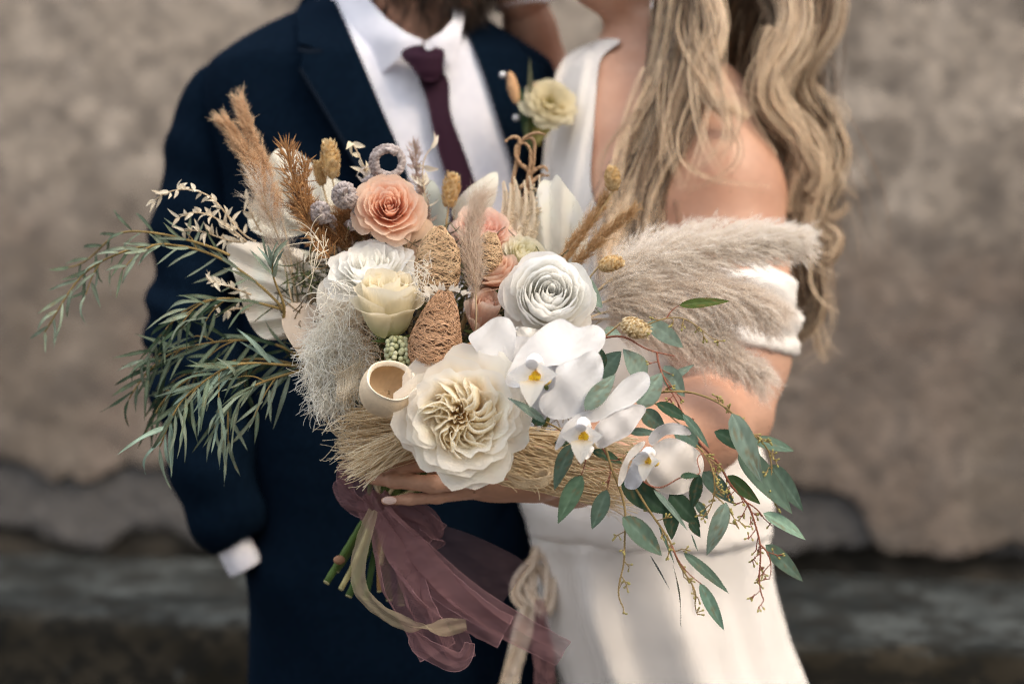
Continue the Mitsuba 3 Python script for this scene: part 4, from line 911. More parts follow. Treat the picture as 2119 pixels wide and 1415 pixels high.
for k, a in enumerate([((500, 322), (400, 582), 90, EUC_M, -.135, -.13), ((556, 500), (420, 772), 110, (.12, .20, .13), -.135, -.13), ((697, 580), (612, 802), 90, EUC_M, -.135, -.13), ((612, 362), (786, 436), 62, EUC_D, -.115, -.11), ((400, 318), (492, 310), 40, EUC_D, -.10, -.10)]):
    euc_leaf(e3, Z6, *a, k=50 + k)
e4 = thing('eucalyptus_branch', 'eucalyptus branch crossing the pampas plumes, right of the round white bloom', 'eucalyptus')
euc_stem(e4, [(690, 560, -.07), (800, 527, -.09), (910, 525, -.095), (1010, 580, -.10), (1100, 610, -.10), (1182, 628, -.10)], .0012, STEMR, None, 13, conv=Z5)
euc_stem(e4, [(930, 515, -.095), (1020, 462, -.10), (1140, 420, -.10), (1220, 420, -.10), (1300, 460, -.10), (1390, 532, -.10)], .0008, STEMC, (.25, 1), 14, .7, conv=Z5)
euc_stem(e4, [(1138, 420, -.10), (1165, 380, -.10), (1206, 350, -.10)], .0007, STEMR, None, 15, conv=Z5)
euc_stem(e4, [(1085, 605, -.10), (1120, 740, -.105), (1180, 850, -.11), (1230, 950, -.11)], .0009, STEMR, (.15, .8), 16, 1.1, conv=Z5)
euc_stem(e4, [(1120, 820, -.11), (1240, 825, -.11), (1420, 880, -.115), (1480, 940, -.12)], .0009, STEMC, (.7, 1), 17, .6, conv=Z5)
for k, a in enumerate([((1206, 350), (1486, 326), 54, OLIVE, -.10, -.10), ((1035, 442), (1230, 582), 96, EUC_L, -.075, -.07), ((620, 178), (786, 366), 110, EUC_L, -.055, -.06), ((795, 485), (888, 512), 62, EUC_L, -.06, -.06), ((1010, 752), (898, 588), 134, EUC_L, -.09, -.09), ((765, 745), (890, 600), 130, EUC_M, -.08, -.08), ((780, 700), (755, 560), 70, EUC_D, -.082, -.08),
                       ((985, 905), (1112, 718), 124, EUC_L, -.115, -.11), ((1125, 680), (1236, 850), 98, EUC_L, -.10, -.10), ((1120, 770), (1290, 672), 44, EUC_L, -.10, -.10)]):
    euc_leaf(e4, Z5, *a, k=70 + k, bend=.10 if k == 0 else .07)
e5 = thing('eucalyptus_branch', 'short eucalyptus sprig tucked between the orchids', 'eucalyptus')
euc_stem(e5, [(560, 1040, -.09), (480, 990, -.12), (380, 900, -.145), (350, 840, -.15)], .0008, STEMC, None, 18, conv=Z5)
euc_stem(e5, [(640, 1000, -.10), (700, 915, -.13), (740, 860, -.14)], .0008, STEMC, None, 19, conv=Z5)
euc_stem(e5, [(1000, 900, -.10), (1080, 890, -.115), (1140, 940, -.12), (1230, 1010, -.12)], .0009, STEMC, None, 20, conv=Z5)
for k, a in enumerate([((690, 922), (856, 728), 96, EUC_L, -.176, -.17), ((470, 985), (264, 854), 50, EUC_L, -.165, -.185), ((470, 1000), (385, 938), 84, EUC_D, -.135, -.13), ((1005, 925), (1132, 1032), 92, EUC_M, -.125, -.12), ((1080, 885), (1262, 985), 66, EUC_D, -.128, -.12), ((1225, 945), (1370, 1130), 44, EUC_M, -.13, -.13), ((930, 1040), (1100, 1052), 44, EUC_M, -.14, -.155), ((1180, 1020), (1330, 1130), 90, (.14, .22, .18), -.112, -.11)]):
    euc_leaf(e5, Z5, *a, k=90 + k)

# ------------------------------------------------------------------ willow eucalyptus on the left
Z1 = lambda a: np.asarray(a, float) / 2.0214 + [0, 350]
WL, WM, WD = (.225, .275, .210), (.120, .160, .112), (.034, .058, .036)
def willow(label, pts, n, cols, seed, length=(55, 88), start=.12, droop=.35, width=9.5, side_twigs=0):
    key = thing('willow_branch', label, 'eucalyptus', None)
    pp = np.array([P(*Z1(p[:2]), p[2]) for p in pts])
    v, f = tube(pp, .0014, .0006, 50, 6)
    part(key, 'stem', (v, f), M_SOLID, True, np.tile((.29, .20, .075), (len(v), 1)) * (.75 + .5 * meshkit.noise(v * 200))[:, None])
    cv = curve(pp, 100); rg = np.random.default_rng(300 + seed)
    roots = [(cv[int(s * 99)], unit(cv[min(99, int(s * 99) + 2)] - cv[max(0, int(s * 99) - 2)]), s) for s in np.linspace(start, 1, n)]
    for j in range(side_twigs):
        s = rg.uniform(.25, .85); p0 = cv[int(s * 99)]; tg = unit(cv[min(99, int(s * 99) + 2)] - cv[int(s * 99) - 2])
        d = unit(tg + rg.normal(0, .5, 3) * [1, .5, 1] + [0, 0, -.45]); ln = rg.uniform(45, 80) * S(0)
        tw = np.stack([p0, p0 + d * ln * .5, p0 + d * ln + [0, 0, -.006]])
        v, f = tube(tw, .0008, .0004, 14, 5)
        part(key, 'twig', (v, f), M_SOLID, True, np.tile((.29, .20, .075), (len(v), 1)))
        roots += [(tw[0] + (tw[2] - tw[0]) * q, d, 1) for q in (.3, .6, .85, 1)]
    for k, (p0, tg, s) in enumerate(roots):
        sgn = 1 if k % 2 else -1
        perp = unit(np.cross(tg, [0, 1, 0])) * sgn
        d = unit(tg * rg.uniform(.55, 1.1) + perp * rg.uniform(.05, .95) + np.array([0, rg.normal(0, .42), -droop * rg.uniform(.3, 1.6)]))
        ln = rg.uniform(*length) * S(0) * (1 if s < .9 else .75)
        base = p0; tip = p0 + d * ln + np.array([0, 0, -droop * .25 * ln])
        col = np.array(cols[rg.integers(len(cols))]) * rg.uniform(.7, 1.3)
        face = np.array([rg.normal(0, .5), -1, rg.uniform(-.1, .8)])
        v, f, t, u = leaf_mesh(base, tip, rg.uniform(.65, 1.1) * width * S(0), face, rg.uniform(-.10, .26), .25, 16, 5, rg.uniform(.6, .8), .012, rg.uniform(0, 6))
        part(key, 'leaf', (v, f), M_LEAF, True, leaf_col(t, u, col, col * 1.3 + .02, col * .9, seed=k))
    return key
willow('narrow leaved branch arching furthest left across the bare wall', [(1200, 600, .0), (1000, 420, -.005), (820, 335, -.01), (640, 318, -.01), (480, 360, 0), (340, 450, .015), (260, 560, .02), (188, 680, .03)], 30, [WL, WL, WM], 1, (60, 95), .14, .30, 8.5, 4)
willow('short narrow leaved branch just above the longest left branch', [(960, 360, -.02), (760, 290, -.01), (600, 262, .0), (470, 285, .03), (400, 350, .05), (290, 410, .07)], 13, [WL, WM, WM], 2, (52, 82), .25, .1, 8)
willow('narrow leaved branch across the jacket sleeve, below the white palm leaf', [(1190, 590, .0), (1000, 545, -.01), (860, 552, -.01), (740, 620, -.005), (660, 720, .005), (590, 820, .02)], 22, [WM, WD, WL], 3, (70, 105), .12, .2, 8.5, 3)
willow('narrow leaved branch sweeping left, brightest of the lower fan', [(1290, 822, -.02), (1100, 812, -.035), (950, 830, -.045), (850, 890, -.05), (760, 970, -.05), (705, 1070, -.05), (668, 1160, -.045)], 26, [WL, (.21, .29, .24), WM], 4, (85, 130), .06, .45, 10.5, 5)
willow('dark narrow leaved branch behind the lower left fan', [(1270, 800, .0), (1050, 715, .005), (860, 730, .01), (700, 780, .02), (600, 870, .025), (540, 960, .03)], 24, [WD, WM, WM], 5, (75, 115), .06, .3, 9, 5)
willow('narrow leaved branch hanging lowest in front of the jacket', [(1280, 835, -.02), (1100, 890, -.035), (990, 950, -.04), (920, 1030, -.04), (895, 1090, -.04)], 17, [WL, WM, WL], 6, (70, 110), .10, .75, 9, 3)
willow('darkest narrow leaved branch, deep in the lower left fan', [(1270, 830, .02), (1000, 800, .03), (820, 860, .04), (700, 950, .045), (640, 1050, .05)], 22, [WD, WD, WM], 7, (75, 110), .05, .4, 9, 5)
willow('upright narrow leaved sprig in front of the white palm leaf', [(1185, 620, -.03), (1170, 520, -.045), (1140, 430, -.055), (1145, 380, -.06)], 9, [WL, (.21, .29, .25)], 8, (50, 80), .72, -.05, 10)

# ------------------------------------------------------------------ stems below the hand
sb = []
for k, (ex, ey, y_, r_, c_) in enumerate([(676, 1204, .005, 7.5, (.075, .13, .03)), (706, 1217, -.005, 6, (.34, .30, .14)), (722, 1232, .012, 7.5, (.06, .115, .03)), (757, 1238, .02, 7, (.05, .10, .03)), (785, 1222, .012, 5, (.28, .16, .06)), (806, 1240, .03, 8, (.03, .06, .02)), (735, 1190, .03, 7, (.07, .12, .035)), (697, 1180, .022, 6.5, (.09, .13, .05)), (830, 1250, .035, 7, (.035, .06, .02)), (788, 1165, -.006, 5, (.40, .34, .17))]):
    st = thing('cut_stem', ['leftmost thick green flower stem with a brown node below the hand', 'straw coloured stem beside the leftmost green one', 'green cut stem, third from the left below the hand', 'dark green cut stem just left of the gold ribbon end', 'thin brown stem between ribbon and tulle', 'dark stem behind the mauve tulle', 'short green stem behind the gold ribbon', 'green stem just right of the leftmost one, slightly shorter', 'darkest stem deep behind the tulle tails', 'short straw stem stub at the knot'][k], 'stem')
    A = BIND + np.array([(ex - 760) * .00008, y_ * .3, 0.0])
    pts = [A, A * .5 + P(ex, ey, y_) * .5 + [0.003 * math.sin(k), 0, 0], P(ex, ey, y_)]
    cv = curve(pts, 24); rr = r_ * S(0) * (1 + .06 * np.sin(np.arange(24) * 1.9 + k))
    v, f, _, al = tubes(cv[None], rr[None], 10)
    part(st, 'stalk', (v, f), M_SOLID, True, np.tile(c_, (len(v), 1)) * (.7 + .6 * meshkit.noise(v * [260, 260, 90]))[:, None])
    dirn = unit(cv[-1] - cv[-2])
    disk = trimesh.creation.cylinder(r_ * S(0) * .93, .0014, sections=14); disk.apply_transform(trimesh.geometry.align_vectors([0, 0, 1], dirn)); disk.apply_translation(cv[-1] + dirn * .0004)
    part(st, 'cut_end', (np.array(disk.vertices), np.array(disk.faces)), M_SOLID, False, np.tile((.36, .34, .18), (len(disk.vertices), 1)))
    if k == 0:
        nd = trimesh.creation.icosphere(2, .0052); nd.apply_scale([1, 1, .8]); nd.apply_translation(P(702, 1158, .0))
        part(st, 'node', nd, M_SOLID, True, np.tile((.28, .15, .09), (len(nd.vertices), 1)))
# ------------------------------------------------------------------ pampas and other dried plumes
def plume(key, axis_rows, half, n_barb, hairs, blen, hlen, c0, c1, seed, spread=.6, droop=.25, rad=.00022, stem_c=(.55, .42, .27), taper=(.35, 1, .9, .25), side_y=.6, up=0.0, name='plume', tipc=None, stem_to=None):
    """A seed plume: barbs leave the axis at a slant, each barb carries fine hairs. half = half width in photograph pixels."""
    rg = np.random.default_rng(8000 + seed)
    ax = curve(PP(axis_rows), 60); tg = unit(np.gradient(ax, axis=0))
    s = rg.uniform(0, 1, n_barb) ** .9
    i = (s * 59).astype(int); p0, d0 = ax[i], tg[i]
    e1 = unit(np.cross(d0, [0, 1, 0])); e2 = np.cross(d0, e1)
    an = rg.uniform(0, 2 * np.pi, n_barb)
    side = e1 * np.cos(an)[:, None] + e2 * (side_y * np.sin(an))[:, None]
    w = np.interp(s, np.linspace(0, 1, len(taper)), taper) * half * S(axis_rows[0][2])
    bl = blen * S(0) * rg.uniform(.6, 1.2, n_barb)
    sl = rg.uniform(.55, 1.3, n_barb) * spread
    d = unit(d0 + side * sl[:, None] + np.array([0, 0, up]))
    root = p0 + side * (w * rg.uniform(0, .75, n_barb))[:, None]
    t = np.linspace(0, 1, 5)
    down = np.array([0, 0, -1.0])
    B = root[:, None] + d[:, None] * (t[None, :, None] * bl[:, None, None]) + down * (droop * t ** 2)[None, :, None] * bl[:, None, None] + rg.normal(0, .0006, (n_barb, 1, 3)) * t[None, :, None]
    v1, f1, s1, a1 = tubes(B, rad * 1.3 * (1 - .7 * t)[None], 3)
    tone = rg.uniform(0, 1, n_barb)
    # hairs
    m = n_barb * hairs
    bi = np.repeat(np.arange(n_barb), hairs); q = rg.uniform(.1, 1, m)
    k = q * 4; lo = np.minimum(k.astype(int), 3); fr = k - lo
    h0 = B[bi, lo] * (1 - fr)[:, None] + B[bi, lo + 1] * fr[:, None]
    hd = unit(d[bi] + rg.normal(0, .42, (m, 3)) + down * .1)
    hl = hlen * S(0) * rg.uniform(.4, 1.2, m)
    th = np.linspace(0, 1, 3)
    H = h0[:, None] + hd[:, None] * (th[None, :, None] * hl[:, None, None]) + down * (droop * .5 * th ** 2)[None, :, None] * hl[:, None, None]
    v2, f2, s2, a2 = tubes(H, rad * (1 - .75 * th)[None], 3)
    cA = mix3(c0, c1, tone[s1]); cB = mix3(c0, c1, np.clip(tone[bi] + rg.normal(0, .2, m), 0, 1)[s2])
    if tipc is not None:
        cA = mix3(cA, tipc, sm(.4, 1, a1) * .6); cB = mix3(cB, tipc, sm(.2, 1, a2) * .6)
    v, f, c = cat([(v1, f1, cA), (v2, f2, cB)])
    part(key, name, (v, f), M_FIBRE, True, np.clip(c, 0, .95), stuff=True)
    pts = ax[::6]
    if stem_to is not None: pts = np.vstack([np.asarray(stem_to)[None], pts])
    v, f = tube(pts, .0013, .0005, 40, 6)
    part(key, 'stem', (v, f), M_SOLID, True, np.tile(stem_c, (len(v), 1)))
PG = 'grey pink pampas plumes on the right'
PA0, PA1, PAT = (.83, .775, .70), (.92, .875, .83), (.95, .94, .92)
toB = BIND + [.02, .01, .02]
k = thing('pampas_grass', 'upper pampas plume, its pale tip reaching past the woman\'s sleeve', 'pampas grass', PG)
plume(k, [(1255, 585, .03), (1350, 535, .04), (1460, 512, .05), (1570, 500, .055), (1650, 502, .06)], 62, 1500, 13, 52, 20, PA0, PA1, 1, .62, .12, taper=(.55, 1.0, .95, .75, .25), up=.12, tipc=PAT, stem_to=toB)
k = thing('pampas_grass', 'middle pampas plume lying across the white sleeve', 'pampas grass', PG)
plume(k, [(1250, 625, .035), (1360, 600, .045), (1470, 602, .05), (1550, 625, .055), (1600, 650, .06)], 66, 1400, 13, 55, 20, (.79, .71, .63), (.92, .87, .81), 2, .66, .2, taper=(.5, 1.0, .95, .6, .3), tipc=(.95, .92, .89), stem_to=toB)
k = thing('pampas_grass', 'lowest pampas plume drooping over the elbow', 'pampas grass', PG)
plume(k, [(1255, 660, .045), (1350, 672, .055), (1440, 700, .06), (1520, 740, .065), (1570, 775, .07)], 56, 1000, 13, 52, 20, (.78, .70, .62), (.92, .86, .80), 3, .66, .25, taper=(.6, 1.0, .9, .5, .2), tipc=(.95, .91, .88), stem_to=toB)
k = thing('pampas_grass', 'short inner pampas plume between the middle and lowest plumes', 'pampas grass', PG)
plume(k, [(1255, 645, .04), (1320, 640, .048), (1390, 652, .052), (1450, 672, .056), (1490, 690, .06)], 46, 600, 13, 52, 20, (.80, .73, .65), (.93, .88, .82), 8, .64, .2, taper=(.6, 1.0, .9, .6, .25), tipc=(.95, .92, .89), stem_to=toB)
TG = 'tan reed plumes at the top left'
TA, TB = (.62, .43, .27), (.84, .66, .47)
k = thing('reed_plume', 'taller tan reed plume standing against the navy jacket', 'dried grass', TG)
plume(k, [(580, 440, .03), (560, 380, .03), (532, 310, .025), (512, 258, .02), (497, 214, .02)], 12, 380, 10, 30, 14, TA, TB, 4, .40, .02, taper=(1.6, 1.3, .95, .6, .15), tipc=(.80, .64, .46), stem_to=toB)
k = thing('reed_plume', 'leftmost tan reed plume, slightly shorter than its neighbour', 'dried grass', TG)
plume(k, [(570, 470, .025), (545, 395, .025), (515, 330, .02), (488, 285, .018), (465, 254, .015)], 15, 460, 10, 32, 14, TA, TB, 5, .45, .03, taper=(1.6, 1.3, .9, .55, .15), tipc=(.82, .66, .48), stem_to=toB)
k = thing('reed_plume', 'pale feathery plume below the tan reed plumes', 'dried grass', None)
plume(k, [(600, 560, .0), (575, 490, -.005), (552, 430, -.008), (540, 385, -.008)], 24, 110, 9, 60, 26, (.68, .58, .48), (.84, .77, .68), 6, .5, .02, rad=.00016, stem_to=toB)
k = thing('reed_plume', 'thin grey tan plume between the two upper tan cones', 'dried grass', None)
plume(k, [(985, 620, -.085), (980, 560, -.085), (977, 500, -.08), (983, 452, -.075), (990, 425, -.07)], 15, 260, 10, 50, 26, (.60, .50, .41), (.80, .69, .59), 7, .35, .02, rad=.00016, taper=(.6, 1, 1, .6, .2), stem_to=toB)
for k_, (rows_, hw, lab) in enumerate([([(1180, 560, .01), (1225, 510, .005), (1268, 470, .0), (1308, 436, -.005)], 11, 'fuzzy golden grass ear pointing up at the woman\'s shoulder'),
                                       ([(1150, 560, .01), (1190, 500, .01), (1225, 452, .008), (1250, 412, .005)], 9, 'thin golden grass ear left of the other one beside the pleated leaf')]):
    k = thing('grass_ear', lab, 'dried grass')
    plume(k, rows_, hw, 230, 7, 26, 16, (.50, .32, .16), (.72, .53, .32), 20 + k_, .35, .0, rad=.00022, taper=(.5, 1, .9, .3), stem_to=toB)
# brown spiked grass
def spiky(key, rows, n, ln, c0, c1, seed, half=14, rad=.00045, stem_to=None, name='spikelets'):
    rg = np.random.default_rng(seed); ax = curve(PP(rows), 60); tg = unit(np.gradient(ax, axis=0))
    i = rg.integers(0, 60, n); side = unit(rg.normal(0, 1, (n, 3)) * [1, .6, 1])
    p0 = ax[i] + side * (rg.uniform(0, half, n) * S(0))[:, None]
    d = unit(tg[i] + side * rg.uniform(.3, 1.2, n)[:, None])
    L_ = ln * S(0) * rg.uniform(.5, 1.2, n); t = np.linspace(0, 1, 4)
    Pt = p0[:, None] + d[:, None] * (t[None, :, None] * L_[:, None, None])
    v, f, s, a = tubes(Pt, rad * np.array([.6, 1.2, 1.0, .1])[None], 3)
    part(key, name, (v, f), M_SOLID, True, mix3(c0, c1, rg.uniform(0, 1, n)[s]), stuff=True)
    pts = ax[::6] if stem_to is None else np.vstack([np.asarray(stem_to)[None], ax[::6]])
    v, f = tube(pts, .0011, .0005, 40, 5); part(key, 'stem', (v, f), M_SOLID, True, np.tile(c0, (len(v), 1)))
k = thing('spiked_grass', 'rust brown spiky grass with two tall sprays, right of the tan plumes', 'dried grass')
RU0, RU1 = (.28, .13, .05), (.54, .31, .14)
spiky(k, [(680, 530, -.03), (640, 460, -.03), (612, 390, -.028), (594, 308, -.025)], 420, 34, RU0, RU1, 31, stem_to=toB)
spiky(k, [(665, 510, -.03), (640, 440, -.028), (632, 385, -.026), (630, 335, -.025)], 220, 28, RU0, RU1, 32, 9)
plume(k, [(720, 520, -.015), (690, 480, -.02), (650, 450, -.02), (625, 425, -.02)], 26, 260, 8, 40, 22, RU0, (.42, .23, .11), 33, .6, .0, name='brown_fluff')
plume(k, [(760, 510, -.012), (735, 470, -.014), (715, 445, -.014)], 24, 200, 8, 36, 20, RU0, (.42, .25, .13), 34, .6, .0, name='brown_fluff')
k = thing('spiked_grass', 'brownish violet spiky sprig right of the topmost peach rose', 'dried grass')
spiky(k, [(885, 460, .03), (872, 400, .03), (862, 350, .03), (858, 300, .03)], 220, 22, (.30, .19, .15), (.52, .39, .32), 35, 9, stem_to=toB)

# ------------------------------------------------------------------ canary grass and bunny tail heads
def ear_head(name, label, base, tip, w, y, c0, c1, seed, shag=.25, n=230, stem_from=None, group=None):
    key = thing(name, label, 'dried grass', group); rg = np.random.default_rng(seed)
    a, b = P(*base, y), P(*tip, y - .004); d = b - a; L_ = np.linalg.norm(d); d, e1, e2 = frame(d)
    r = .5 * w * S(y)
    t = rg.uniform(0, 1, n); an = rg.uniform(0, 2 * np.pi, n)
    prof = np.sin(np.pi * np.clip(.10 + .84 * t, 0, 1)) ** .7
    out = e1 * np.cos(an)[:, None] + e2 * np.sin(an)[:, None]
    p0 = a + d * (t * L_ * .95)[:, None] + out * (prof * r * .72)[:, None]
    dd = unit(d * .8 + out * (.35 + shag * rg.uniform(0, 1.5, n))[:, None])
    sl = (.20 + .12 * rg.uniform(0, 1, n)) * L_
    ms = []
    for i in range(n):
        v, f, tt, u = leaf_mesh(p0[i], p0[i] + dd[i] * sl[i] * .62, r * .42, out[i], .12, .3, 5, 3, .7)
        ms.append((v, f, mix3(c0, c1, np.clip(tt * .7 + rg.uniform(-.2, .5), 0, 1))))
    v, f, c = cat(ms)
    part(key, 'scales', (v, f), M_DRY, True, np.clip(c, 0, .9), stuff=True)
    core = trimesh.creation.icosphere(3, 1.0); core.apply_scale([r * .8, r * .8, L_ * .5]); core.apply_transform(trimesh.geometry.align_vectors([0, 0, 1], d)); core.apply_translation((a + b) / 2)
    part(key, 'core', core, M_SOLID, True, np.tile(np.array(c0) * .9, (len(core.vertices), 1)))
    s = np.asarray(stem_from) if stem_from is not None else toB
    v, f = tube([s, s * .35 + a * .65 + [0, .01, -.006], a], .0010, .0008, 30, 6)
    part(key, 'stem', (v, f), M_SOLID, True, np.tile((.52, .38, .20), (len(v), 1)))
GO0, GO1 = (.62, .43, .20), (.88, .74, .48)
ear_head('canary_grass_head', 'golden oval grass head above the grey curls', (688, 372), (680, 292), 37, .03, GO0, GO1, 41)
ear_head('canary_grass_head', 'small golden grass head tucked behind the one above the grey curls', (668, 385), (656, 332), 24, .04, GO0, (.72, .55, .32), 42)
ear_head('canary_grass_head', 'golden grass head in front of the plum tie', (928, 430), (938, 358), 34, .035, GO0, GO1, 43, .45)
ear_head('canary_grass_head', 'golden grass head standing highest at right, in front of the woman\'s hair', (1269, 396), (1266, 346), 37, .0, (.50, .32, .13), GO1, 44, .2)
ear_head('canary_grass_head', 'golden grass head lying at the left end of the pampas', (1238, 552), (1288, 540), 36, -.02, GO0, GO1, 45)
ear_head('canary_grass_head', 'shaggy cream grass head among the eucalyptus leaves, right of the round white bloom', (1285, 668), (1345, 690), 40, -.095, (.64, .50, .28), (.86, .76, .56), 46, .7)

# ------------------------------------------------------------------ woven looking tan cones, cup, berries, curls
def cone(name, label, rows, widths, y, seed, dens=1.0, cols=((.36, .22, .115), (.72, .53, .34))):
    """A dry seed cone wrapped in a net of fine threads."""
    key = thing(name, label, 'seed cone', 'tan cones wrapped in fine threads'); rg = np.random.default_rng(seed)
    ax = curve(PP([(a, b, y) for a, b in rows]), 60); tg = unit(ax[-1] - ax[0]); _, e1, e2 = frame(tg)
    L_ = np.linalg.norm(ax[-1] - ax[0])
    def surf(t, an, k=1.0):
        i = np.clip(t, 0, 1) * 59; lo = np.minimum(i.astype(int), 58); fr = (i - lo)[..., None]
        c = ax[lo] * (1 - fr) + ax[lo + 1] * fr
        w = np.interp(t, np.linspace(0, 1, len(widths)), widths) * S(y) * k
        w = w * (1 + .07 * (meshkit.noise(np.stack([np.cos(an) * 2, np.sin(an) * 2, t * 5], -1), seed) - .5))
        return c + (e1 * np.cos(an)[..., None] + e2 * np.sin(an)[..., None]) * w[..., None]
    t, an = np.meshgrid(np.linspace(0, 1, 40), np.linspace(0, 2 * np.pi, 48, endpoint=False), indexing='ij')
    v = surf(t, an, .93).reshape(-1, 3)
    part(key, 'core', (v, grid_faces(40, 48, True)), M_SOLID, True, mix3(np.array(cols[0]) * .22, np.array(cols[0]) * .5, meshkit.fbm(v * 420, 2)))
    n = int(620 * dens); m = 22
    t0 = rg.uniform(0, 1, n); a0 = rg.uniform(0, 2 * np.pi, n); ln = rg.uniform(.5, 1.7, n); sl = rg.normal(0, .045, n)
    q = np.linspace(0, 1, m)[None]
    tt = np.clip(t0[:, None] + sl[:, None] * q * ln[:, None] + .025 * np.sin(q * rg.uniform(4, 12, (n, 1)) + rg.uniform(0, 6, (n, 1))), .0, 1)
    aa = a0[:, None] + ln[:, None] * q
    lift = 1.0 + .05 * rg.uniform(0, 1, (n, 1)) * np.sin(np.pi * q)
    Pt = surf(tt, aa, 1.0); Pt = ax[30] + (Pt - ax[30]) * lift[..., None]
    v, f, s, al = tubes(Pt, .00031, 3)
    part(key, 'threads', (v, f), M_SOLID, True, mix3(cols[0], cols[1], rg.uniform(0, 1, n)[s] ** .8), stuff=True)
    n = int(260 * dens)   # short cross threads
    t0 = rg.uniform(.02, .98, n); a0 = rg.uniform(0, 2 * np.pi, n); q = np.linspace(-1, 1, 6)[None]
    Pt = surf(np.clip(t0[:, None] + .045 * q * rg.uniform(.5, 1.3, (n, 1)), 0, 1), a0[:, None] + q * rg.normal(0, .16, (n, 1)), 1.015)
    v, f, s, al = tubes(Pt, .00031, 3)
    part(key, 'cross_threads', (v, f), M_SOLID, True, mix3(cols[0], cols[1], rg.uniform(.2, 1, n)[s]), stuff=True)
    stem_part(key, ax[-1], toB, .0022, (.35, .24, .13))
cone('seed_cone', 'upper left tan cone with fine woven threads, below the peach rose', [(908, 470), (906, 540), (905, 612)], [8, 30, 42, 46, 46, 40, 22], -.085, 51)
cone('seed_cone', 'lower tan cone with fine woven threads and hollow crown, above the big garden rose', [(922, 606), (906, 685), (888, 770)], [14, 30, 41, 50, 54, 50, 30], -.118, 52, 1.2, ((.29, .15, .075), (.64, .41, .26)))
cone('seed_cone', 'third tan cone mostly hidden behind the thin plume', [(1018, 482), (1005, 525), (995, 570)], [8, 24, 33, 36, 30, 18], -.05, 53, .8)
k = thing('fringe_flower', 'small white fringed petals crowning the lower tan cone', 'dried flower')
rg = np.random.default_rng(55)
for i in range(26):
    an = rg.uniform(-.4, 3.5); b0 = P(922 + 34 * math.cos(an), 612 - 10 * math.sin(an), -.135 + .02 * math.sin(an)); tip = b0 + unit(np.array([math.cos(an) * 1.2, -.5, .6 + .5 * math.sin(an)]) + rg.normal(0, .25, 3)) * rg.uniform(.005, .010)
    v, f, t, u = leaf_mesh(b0, tip, .0028, (0, -1, .4), .2, .3, 6, 3)
    part(k, 'petal', (v, f), M_PETAL, True, np.tile((.85, .80, .72), (len(v), 1)))
stem_part(k, P(915, 625, -.12), toB, .001)
# wooden cup
key = thing('bell_cup', 'smooth round wooden cup with hollow mouth, left of the big garden rose', 'seed pod')
prof = []
Rm = 43 * S(-.13)
for a in np.linspace(math.pi, .40 * math.pi, 26): prof.append((.030 * .80 * math.sin(a) * 1.0 + 0, -.0215 * math.cos(a) * -1))
out_ = np.array([(math.sin(a), math.cos(a)) for a in np.linspace(math.pi, .33 * math.pi, 26)]) * [.0235, .0235]
inn_ = np.array([(math.sin(a), math.cos(a)) for a in np.linspace(.34 * math.pi, .97 * math.pi, 24)]) * [.0205, .0200]
rim_ = np.array([[.0212, .0128], [.0206, .0132], [.0198, .0126]])
pr = np.vstack([out_, rim_, inn_])
an = np.linspace(0, 2 * np.pi, 72, endpoint=False)
v = np.stack([pr[:, None, 0] * np.cos(an), pr[:, None, 0] * np.sin(an), np.repeat(pr[:, 1:], 72, 1)], -1)
wob = 1 + .03 * np.sin(an * 2 + 1) + .012 * np.sin(an * 5)
v[..., :2] *= wob[None, :, None]
v = v.reshape(-1, 3); rowi = np.repeat(np.arange(len(pr)), 72)
colc = np.where((rowi < 25)[:, None], (.66, .53, .38), np.where((rowi < 30)[:, None], (.84, .76, .63), (.50, .37, .23)))
colc = colc * (.85 + .3 * meshkit.fbm(v * [500, 500, 160], 3))[:, None]
part(key, 'cup', (placed(v, P(803, 806, -.135), (.30, -.72, .62), 1.0), grid_faces(len(pr), 72, True)), M_SOLID, True, colc)
stem_part(key, P(803, 812, -.115), BIND, .002, (.4, .3, .18), via=P(812, 880, -.03))
# green berries
key = thing('berry_cluster', 'cluster of tiny pale green berries between the bud and the wooden cup', 'berries')
rg = np.random.default_rng(61); bc = P(828, 736, -.112)
pos = []
while len(pos) < 78:
    p_ = rg.uniform(-1, 1, 3)
    if np.linalg.norm(p_) > 1 or p_[1] > .35: continue
    p_ = p_ / np.linalg.norm(p_) * rg.uniform(.82, 1); q_ = np.array([p_[0] * 29 + p_[2] * 0, p_[1] * 28, p_[2] * 40]) * S(-.11)
    if all(np.linalg.norm(q_ - w) > .0034 for w in pos) or rg.uniform() > .985: pos.append(q_)
for i, q_ in enumerate(pos):
    b = trimesh.creation.icosphere(2, rg.uniform(.0019, .0026)); b.apply_translation(bc + q_ + [-.18 * q_[2], 0, 0])
    part(key, 'berry', b, M_SOLID, True, np.tile(mix3((.34, .36, .20), (.56, .57, .40), rg.uniform(0, 1)), (len(b.vertices), 1)))
v, f, _, _ = tubes(np.stack([np.stack([bc + [0, .006, -.02], bc + q_ * .5, bc + q_ * .95 + [-.18 * q_[2], 0, 0]]) for q_ in pos]), .0004, 4)
part(key, 'stalks', (v, f), M_SOLID, True, np.tile((.3, .33, .15), (len(v), 1)), stuff=True)
stem_part(key, bc + [0, .006, -.02], BIND, .0015)
